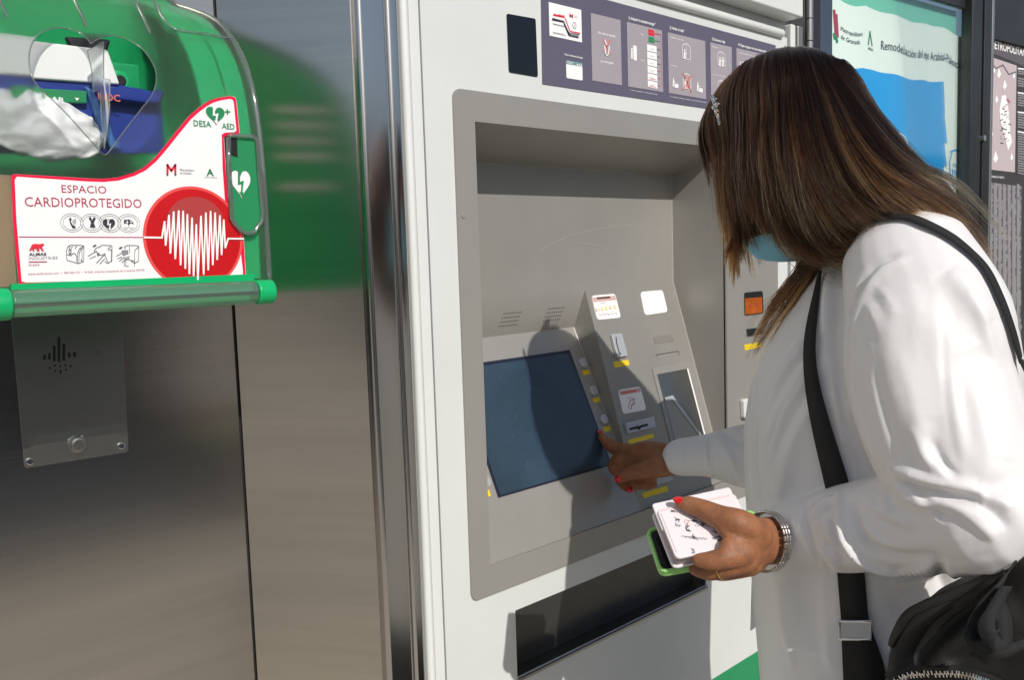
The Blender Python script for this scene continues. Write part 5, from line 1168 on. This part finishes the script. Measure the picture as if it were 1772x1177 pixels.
def strands(G, count, tone, spread=.004, clump=14, tmin=.72, start=(0, 0), wild=.0, rad=.00032, pinch=.6, hl=.25):
    """locks: every strand belongs to a lock and draws in towards it on the way to the tip"""
    ng = len(G); nc = max(3, int((ng-1)*clump))
    cl = [(random.random()*(ng-1), random.uniform(.18, .6) if random.random() < hl else random.gauss(-.02, .07), random.gauss(0, 1), random.gauss(0, 1), random.uniform(tmin, 1), random.random()*6.28, random.uniform(3, 6)) for _ in range(nc)]
    hc0 = np.array(HP(-.02, 0, .0)); tt = np.linspace(0, 1, 15)[:, None]
    def at_(u, t):
        u = np.clip(u, 0, ng-1.001); i = u.astype(int); f = (u-i)[:, None]; a = np.minimum(t.astype(int), NP-2); b = (t-a)[:, None]
        return (G[i, a]*(1-b)+G[i, a+1]*b)*(1-f)+(G[i+1, a]*(1-b)+G[i+1, a+1]*b)*f
    for k in range(count):
        c, ct, cx_, cy_, cL, cp, cw = random.choice(cl); du = random.gauss(0, .16)
        L = min(1, cL*random.uniform(.86, 1.04)); s0 = random.uniform(*start); t = np.linspace(s0, L, 15)*(NP-1)
        u = c+du*(1-pinch*tt[:, 0]**1.3); p = at_(u, t)
        dc = p-hc0; dc /= np.linalg.norm(dc, axis=1)[:, None]
        sd_ = np.cross(np.gradient(p, axis=0), dc); sd_ /= np.linalg.norm(sd_, axis=1)[:, None]+1e-9
        p = p+dc*((random.gauss(0, 1)*spread*.6-.002)*(.3+tt*(1-.5*pinch*tt))+cx_*.0058*tt)+sd_*(random.gauss(0, 1)*spread*.75*(.2+tt*(1-.7*tt))+cy_*.010*tt+.0042*np.sin(tt*cw+cp)*tt)
        if wild and random.random() < wild: p = p+dc*(tt**1.5)*random.uniform(.004, .016)+sd_*(tt**2)*random.gauss(0, .012)
        S_pts.append(p); S_rad.append(rad*random.uniform(.7, 1.2))
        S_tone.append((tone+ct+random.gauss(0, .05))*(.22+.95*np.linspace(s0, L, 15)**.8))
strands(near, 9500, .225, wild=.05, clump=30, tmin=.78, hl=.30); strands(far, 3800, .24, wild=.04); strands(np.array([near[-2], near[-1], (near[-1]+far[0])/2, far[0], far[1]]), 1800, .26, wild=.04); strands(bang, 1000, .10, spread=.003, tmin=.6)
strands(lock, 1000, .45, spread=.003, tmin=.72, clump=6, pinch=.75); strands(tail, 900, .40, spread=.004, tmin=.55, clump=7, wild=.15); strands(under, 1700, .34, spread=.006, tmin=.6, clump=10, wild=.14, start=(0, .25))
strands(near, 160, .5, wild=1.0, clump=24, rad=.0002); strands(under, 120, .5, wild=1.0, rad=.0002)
# pale streaks
for (a, b, t0) in [(1.6, .25, .8), (2.2, .2, .9), (2.7, .22, .85), (3.5, .25, .85), (3.9, .2, 1.0), (4.45, .3, 1.0), (5.0, .25, 1.0), (5.7, .25, .85), (6.6, .35, .8), (7.2, .3, .7), (.7, .25, .7)]:
    u0 = max(0, a-b); i = int(u0); Gs = np.array([near[i]*(1-(u0-i))+near[i+1]*(u0-i), near[min(int(a+b), 7)]*(1-((a+b) % 1))+near[min(int(a+b)+1, 8)]*((a+b) % 1)])
    strands(Gs, 300, t0*.80, spread=.006, clump=14, tmin=.75, start=(.12, .4), rad=.00034)
cu = bpy.data.hair_curves.new('hair_strand'); cu.add_curves([15]*len(S_pts))
cu.attributes['position'].data.foreach_set('vector', np.array(S_pts, np.float32).ravel())
ra = cu.attributes.new('radius', 'FLOAT', 'POINT') if 'radius' not in cu.attributes else cu.attributes['radius']
ra.data.foreach_set('value', np.concatenate([np.linspace(1, .35, 15)*r for r in S_rad]).astype(np.float32))
ta = cu.attributes.new('tone', 'FLOAT', 'POINT'); ta.data.foreach_set('value', np.clip(np.concatenate(S_tone), 0.02, 1).astype(np.float32))
ho = link('hair_strand', cu, 'hair', hb, kind='stuff')
# ---- things she wears and carries
wt = empty('wristwatch', PZ(1333, 940, 0.9752), 'silver link wristwatch on the wrist below the white cuff', 'wristwatch')
wc = PZ(1327, 938, 0.9720); wx = (PZ(1345, 936, 0.9858)-PZ(1318, 938, 0.9635)).normalized(); wu = Vector(CU); wu = (wu-wx*wu.dot(wx)).normalized(); wv = wx.cross(wu)
for k in range(28):
    a = 2*math.pi*k/28; d = wu*math.cos(a)*1.0+wv*math.sin(a)*.80; R0 = .0318; tg = (-wu*math.sin(a)+wv*math.cos(a)*.80).normalized(); c = wc+d*R0; nn = d.normalized()
    big = 1
    def lk_(name, off, hw, hl, hh, m, par):
        cc = c+wx*off; vs = [cc+wx*sx*hw+tg*sy*hl+nn*sz*hh for sx in (-1, 1) for sy in (-1, 1) for sz in (-1, 1)]
        return mesh(name, vs, [(0, 1, 3, 2), (4, 6, 7, 5), (0, 4, 5, 1), (2, 3, 7, 6), (0, 2, 6, 4), (1, 5, 7, 3)], m, par, bevel=.0005, seg=1)
    m0 = lk_('link', 0, .0028, .0033, .0014, 'watch_steel', wt)
    for s in (-1, 1): lk_('side_link', s*.0054, .0023, .0030, .0012, 'watch_steel', m0)
vs, fs = tube_geo([wc-wv*.026, wc-wv*.031, wc-wv*.034], [.014, .0145, .012], seg=24, cap=False); mesh('watch_case', vs, fs, 'watch_steel', wt)
rg = empty('ring', rp, 'thin gold ring on a finger of the hand holding the wallet', 'ring')
ra_ = (PZ(1230, 988, 0.9476)-PZ(1264, 978, 0.9392)).normalized(); ru = Vector(CU); ru = (ru-ra_*ru.dot(ra_)).normalized(); rv = ra_.cross(ru)
rc = PZ(1244, 984, 0.9434); q = [rc+(ru*math.cos(t)+rv*math.sin(t))*.0118 for t in np.linspace(0, 2*math.pi, 41)]; vs, fs = tube_geo(q, [.0011]*41, seg=8, cap=False); mesh('band', vs, fs, 'gold', rg, smooth=True)
# phone
ph = empty('mobile_phone', D3, 'mobile phone in a light green case held under the wallet', 'phone')
def lpoly(x0, x1, y0, y1, r): return rounded([Vector((x0, -y0)), Vector((x1, -y0)), Vector((x1, -y1)), Vector((x0, -y1))], r, 6)
slab('case', [D3+pa*p.x+pb*(-p.y)+pn*.0 for p in lpoly(0, PL, 0, PW, .16)], pn, .0095, 'case_green', ph, bevel=.0022)
sc_ = slab('screen', [D3+pa*p.x+pb*(-p.y)+pn*.0009 for p in lpoly(.0035, PL-.0035, .0035, PW-.0035, .14)], pn, .002, 'black_gloss', ph)
vs = []; q = lpoly(0.0012, PL-.0012, 0.0012, PW-.0012, .16); loop = [D3+pa*p.x+pb*(-p.y)+pn*.0008 for p in q]; vs, fs = tube_geo(loop+loop[:1], [.0022]*(len(loop)+1), seg=8, cap=False); mesh('case_rim', vs, fs, 'case_green', ph, smooth=True)
cxx = .046; slab('port', [D3+pa*(cxx+a)+pb*(PW+.0006)+pn*(-.0045+b) for a, b in [(-.006, 0), (-.004, .002), (.004, .002), (.006, 0), (.004, -.002), (-.004, -.002)]], pb, .002, 'gap', ph)
# wallet
wl = empty('wallet', onw(1200, 905), 'white wallet with scribbled floral print held on a green phone', 'wallet')
wo = w0_; wa = (onw(1264, 838)-wo); WL = wa.length; wa.normalize(); wb = onw(1167, 968)-wo; wb = wb-wa*wb.dot(wa); WW = wb.length; wb.normalize()
WN = pn
def wslab(name, x0, x1, y0, y1, top, t, m, par, r=.1, bevel=.0015): return slab(name, [wo+wa*p.x+wb*(-p.y)+WN*top for p in rounded([Vector((x0, -y0)), Vector((x1, -y0)), Vector((x1, -y1)), Vector((x0, -y1))], r, 5)], WN, t, m, par, bevel=bevel)
cvr = wslab('top_cover', 0.002, WL, .012, WW, 0, .0045, 'wallet', wl)
wslab('back_cover', 0, WL, 0, WW-.002, -.020, .004, 'wallet', wl); wslab('inner_flap', 0, WL-.001, .001, WW*.5, -.0028, .003, 'wallet', wl)
wslab('pages', .003, WL-.003, .004, WW-.004, -.0048, .015, 'wallet_edge', wl, .06)
WA = Art(wo, wa, -wb); WA.n = WN
def wline(pts, wd=.0004, m='print_dark'): WA.line(pts, wd, m, 1, True)
for k in range(26): wline([(.006+k*(WL-.012)/26, -.0150), (.006+(k+.55)*(WL-.012)/26, -.0150)], .0005, 'print_coral')
for k in range(22): wline([(.005, -.018-k*(WW-.024)/22), (.005, -.018-(k+.55)*(WW-.024)/22)], .0005, 'print_grey')
rw = random.Random(5)
def sprig(x, y, s):
    a = rw.uniform(0, 6.28); wline([(x, y), (x+s*math.cos(a), y+s*math.sin(a))], .0004)
    for k in range(5):
        b = a+rw.uniform(-1.4, 1.4); f = rw.uniform(.2, 1); p = (x+s*f*math.cos(a), y+s*f*math.sin(a)); r = s*.42
        q = (p[0]+r*math.cos(b), p[1]+r*math.sin(b)); m_ = (p[0]+r*.5*math.cos(b+.5), p[1]+r*.5*math.sin(b+.5)); wline([p, m_, q], .0007, rw.choice(['print_dark', 'print_grey', 'print_dark']))
for k in range(22): sprig(rw.uniform(.008, WL-.008), -rw.uniform(.02, WW-.006), rw.uniform(.005, .009))
for k in range(9):                                      # looping handwriting
    x = rw.uniform(.012, WL-.035); y = -rw.uniform(.022, WW-.01); q = [(x+.0011*i+.0006*math.cos(i*1.9), y-.0004*i+.0013*math.sin(i*1.9+k)) for i in range(rw.randint(10, 20))]; wline(q, .00035, rw.choice(['print_dark', 'print_grey']))
for k in range(7):
    x, y = rw.uniform(.012, WL-.012), -rw.uniform(.02, WW-.01); wline([(x+.0022*math.cos(t)*(1+.25*math.sin(5*t)), y+.0022*math.sin(t)*(1+.25*math.sin(5*t))) for t in np.linspace(0, 6.3, 14)], .00035, 'print_coral')
WA.build('floral_print', cvr)
# hair clip
hcp = empty('hair_clip', PX(1237, 190, .955), 'sparkling silver hair clip at the front of the brown hair', 'hair clip')
for x, y, r in [(1237, 172, .0045), (1241, 181, .005), (1235, 186, .004), (1240, 193, .0045), (1243, 202, .0036), (1244, 210, .0030)]:
    r *= .62; vs, fs = ell_geo(PX(x, y, .918), [(r, 0, 0), (0, r, 0), (0, 0, r)], 8, 6); mesh('crystal', vs, fs, 'chrome', hcp)
vs, fs = tube_geo([PX(1232, 166, .922), PX(1238, 185, .920), PX(1245, 214, .918)], [.002]*3, seg=8); mesh('clasp', vs, fs, 'chrome', hcp)
# ---- shoulder bag
bag = empty('shoulder_bag', PX(1660, 1150, .82), 'black nylon shoulder bag with steel zipper and wide webbing strap', 'bag')
fp = [(1538, 1118), (1568, 1062), (1640, 1026), (1738, 984), (1800, 955), (1840, 1000), (1850, 1400), (1500, 1400), (1520, 1200)]
f0 = [PX(x, y, .84) for x, y in fp]; b0 = [PX(x, y, .84)+Vector((.09, 0, 0)) for x, y in fp]; k = len(fp)
bm_ = remeshed([(f0+b0, [tuple(range(k)), tuple(range(2*k-1, k-1, -1))]+[(i, k+i, k+(i+1) % k, (i+1) % k) for i in range(k)])], .0034, 14, .6)
apply_creases(bm_, [([(1575, 1150), (1620, 1100), (1680, 1050), (1740, 1000)], .010, -.016), ([(1560, 1100), (1600, 1070), (1660, 1040), (1720, 1005)], .012, .010), ([(1600, 1150), (1660, 1095), (1700, 1060)], .012, .009), ([(1690, 1140), (1730, 1120), (1772, 1110)], .010, .008), ([(1640, 1150), (1690, 1130), (1740, 1130)], .012, -.007), ([(1550, 1172), (1600, 1158), (1650, 1157), (1710, 1172)], .006, .006), ([(1560, 1120), (1556, 1150), (1560, 1180)], .008, .007), ([(1720, 1030), (1740, 1060), (1760, 1100)], .012, .009)], (.005, 11))
bb = link('bag_body', bm_, 'nylon', bag, True); BG = bvh_of(bm_)
slab('back_panel', [PX(x, y, .90) for x, y in [(1737, 900), (1830, 880), (1850, 1010), (1736, 1000)]], (-1, 0, 0), .01, 'nylon', bag, bevel=.003)
tv_, tf_ = [], []
zp = [c for c in catmull([(1540, 1181, 0), (1565, 1170, 0), (1600, 1164.5, 0), (1640, 1163.5, 0), (1680, 1169, 0), (1705, 1178, 0), (1730, 1190, 0)], 74)[:, :2]]
hit = [cast(BG, *c, .002) for c in zp]; zt = [(i, h) for i, h in enumerate(hit) if h is not None]
def box_at(c, d, u, n_, a, b, h): return ([c+d*sx*a+u*sy*b+n_*sz*h for sx in (-1, 1) for sy in (-1, 1) for sz in (-1, 1)], [(0, 1, 3, 2), (4, 6, 7, 5), (0, 4, 5, 1), (2, 3, 7, 6), (0, 2, 6, 4), (1, 5, 7, 3)])
tg_ = []
for (i, h), (j, h2) in zip(zt[:-1], zt[1:]):
    d = (h2-h).normalized(); n_ = -Vector(fw); u = n_.cross(d).normalized(); n_ = d.cross(u)
    tg_.append(box_at(h+u*.0012*(1 if i % 2 else -1), d, u, n_, .0006, .0020, .0010))
if tg_: mesh('zipper_teeth', *merge(tg_), 'chrome', bag, kind='stuff')
def ribbon(name, mids, widths, dirs, m, parent, n=40, thick=.0018):
    q = catmull([(*a, w_) for a, w_ in zip(mids, widths)], n); dd = catmull([tuple(d) for d in dirs], n); dd /= np.linalg.norm(dd, axis=1)[:, None]
    va = [q[i, :3]+dd[i]*q[i, 3]/2 for i in range(n)]; vb = [q[i, :3]-dd[i]*q[i, 3]/2 for i in range(n)]
    o = mesh(name, va+vb, [(i, i+1, n+i+1, n+i) for i in range(n-1)], m, parent, smooth=True); s = o.modifiers.new('s', 'SOLIDIFY'); s.thickness = thick; s.offset = 0; return o
la = [(1424, 474), (1412, 520), (1400, 570), (1395.5, 610), (1397, 660), (1408, 735), (1425, 810), (1438, 870), (1446, 930), (1451, 985), (1455, 1040), (1458, 1078), (1459, 1120), (1462, 1177), (1464, 1240)]
lb = [(1428, 474), (1424, 520), (1417, 570), (1416, 610), (1420, 655), (1438, 725), (1458, 790), (1476, 850), (1488, 920), (1496, 985), (1500, 1040), (1504, 1078), (1516, 1110), (1536, 1177), (1545, 1240)]
strip('strap', la, lb, BT, 'strap', bag, .006, 60)
bk = [(1450, 436, 0.981), (1471, 411, 0.965), (1503, 390, 0.950), (1539, 381, 0.937), (1575, 382, 0.928), (1610, 397, 0.923), (1646, 417, 0.920), (1675, 442, 0.920), (1700, 468, 0.922), (1718, 504, 0.926), (1733, 540, 0.931), (1747, 583, 0.937), (1757, 622, 0.942)]
wq = [6, 8, 11, 11, 11, 12, 13, 13, 14, 15, 15, 15, 13]
def lay_band(name, pts, wd, bv, m, parent, h, n=56, thick=.0016):
    """a flat band resting on the cloth along a traced line"""
    c, N_ = [], []
    for x, y, X in catmull(pts, n):
        d = Vector(ray(x, y)).normalized(); p, nn, _, _ = bv.ray_cast(Vector(EYE), d)
        if p is None or abs(p.x-X) > .07: p, nn, _, _ = bv.find_nearest(PX(x, y, X))
        c.append(p+nn*h); N_.append(nn)
    c = np.array(c); N_ = np.array(N_)
    for _ in range(4): c[1:-1] = (c[:-2]+2*c[1:-1]+c[2:])/4; N_[1:-1] = (N_[:-2]+2*N_[1:-1]+N_[2:])/4
    tg = np.gradient(c, axis=0); w_ = np.cross(N_, tg); w_ /= np.linalg.norm(w_, axis=1)[:, None]
    va, vb = c+w_*wd/2, c-w_*wd/2
    o = mesh(name, [*va, *vb], [(i, i+1, n+i+1, n+i) for i in range(n-1)], m, parent, smooth=True); s = o.modifiers.new('s', 'SOLIDIFY'); s.thickness = thick; s.offset = 0; return Vector(c[-1])
_l = lay_band('strap', bk, .0095, BB, 'strap', bag, .0045); ribbon_tail = [_l, _l+Vector((.05, -.03, -.10)), PX(1800, 800, .95), PX(1815, 975, .90)]
lay_band('hem', [(1541, 1120, .84), (1568, 1070, .84), (1600, 1050, .84), (1640, 1033, .84), (1690, 1012, .84), (1740, 990, .84)], .010, BG, 'nylon', bag, .0015)
lay_band('zipper_tape', [(a, b, .835) for a, b in zp[::6]], .016, BG, 'strap', bag, .0008, thick=.0012)
bc = [cast(BT, x, y, .010) for x, y in [(1456, 1070), (1506, 1070), (1506, 1102), (1456, 1102)]]
if all(bc):
    vs, fs = tube_geo(bc+bc[:1], [.0016]*5, seg=8); bu = mesh('buckle', vs, fs, 'chrome', bag, smooth=True)
    slab('sunlit_gap', bc, -Vector(fw), .002, 'silver_plastic', bag)  # pale slab standing in for sunlit blouse showing through the buckle
fwd = -Vector(fw)
ribbon('strap', ribbon_tail, [.008, .03, .036, .036], [Vector((1, 0, 0))]*4, 'strap', bag)
ribbon('loop', [PX(x, y, X) for x, y, X in [(1752, 980, 0.840), (1715, 1030, 0.822), (1690, 1075, 0.818), (1682, 1105, 0.810), (1705, 1122, 0.802), (1735, 1128, 0.805), (1772, 1115, 0.815)]], [.012, .020, .017, .014, .016, .013, .008], [CU+CR*.8, CU*.6+CR, CU*.3+CR, CR, CU+CR*.3, CU, CU], 'strap', bag)
ribbon('loop', [PX(x, y, X) for x, y, X in [(1742, 1015, 0.825), (1722, 1050, 0.812), (1712, 1085, 0.805), (1722, 1115, 0.800), (1738, 1120, 0.805), (1736, 1070, 0.815), (1724, 1035, 0.820)]], [.010, .014, .018, .014, .012, .014, .010], [CR, CR+CU*.2, CR+fwd*.2, CU+CR*.5, CR, CR, CR], 'strap', bag)
slab('bracket_tab', [PX(x, y, .815) for x, y in [(1700, 1065), (1712, 1068), (1706, 1100)]], (-1, 0, 0), .003, 'nylon', bag)
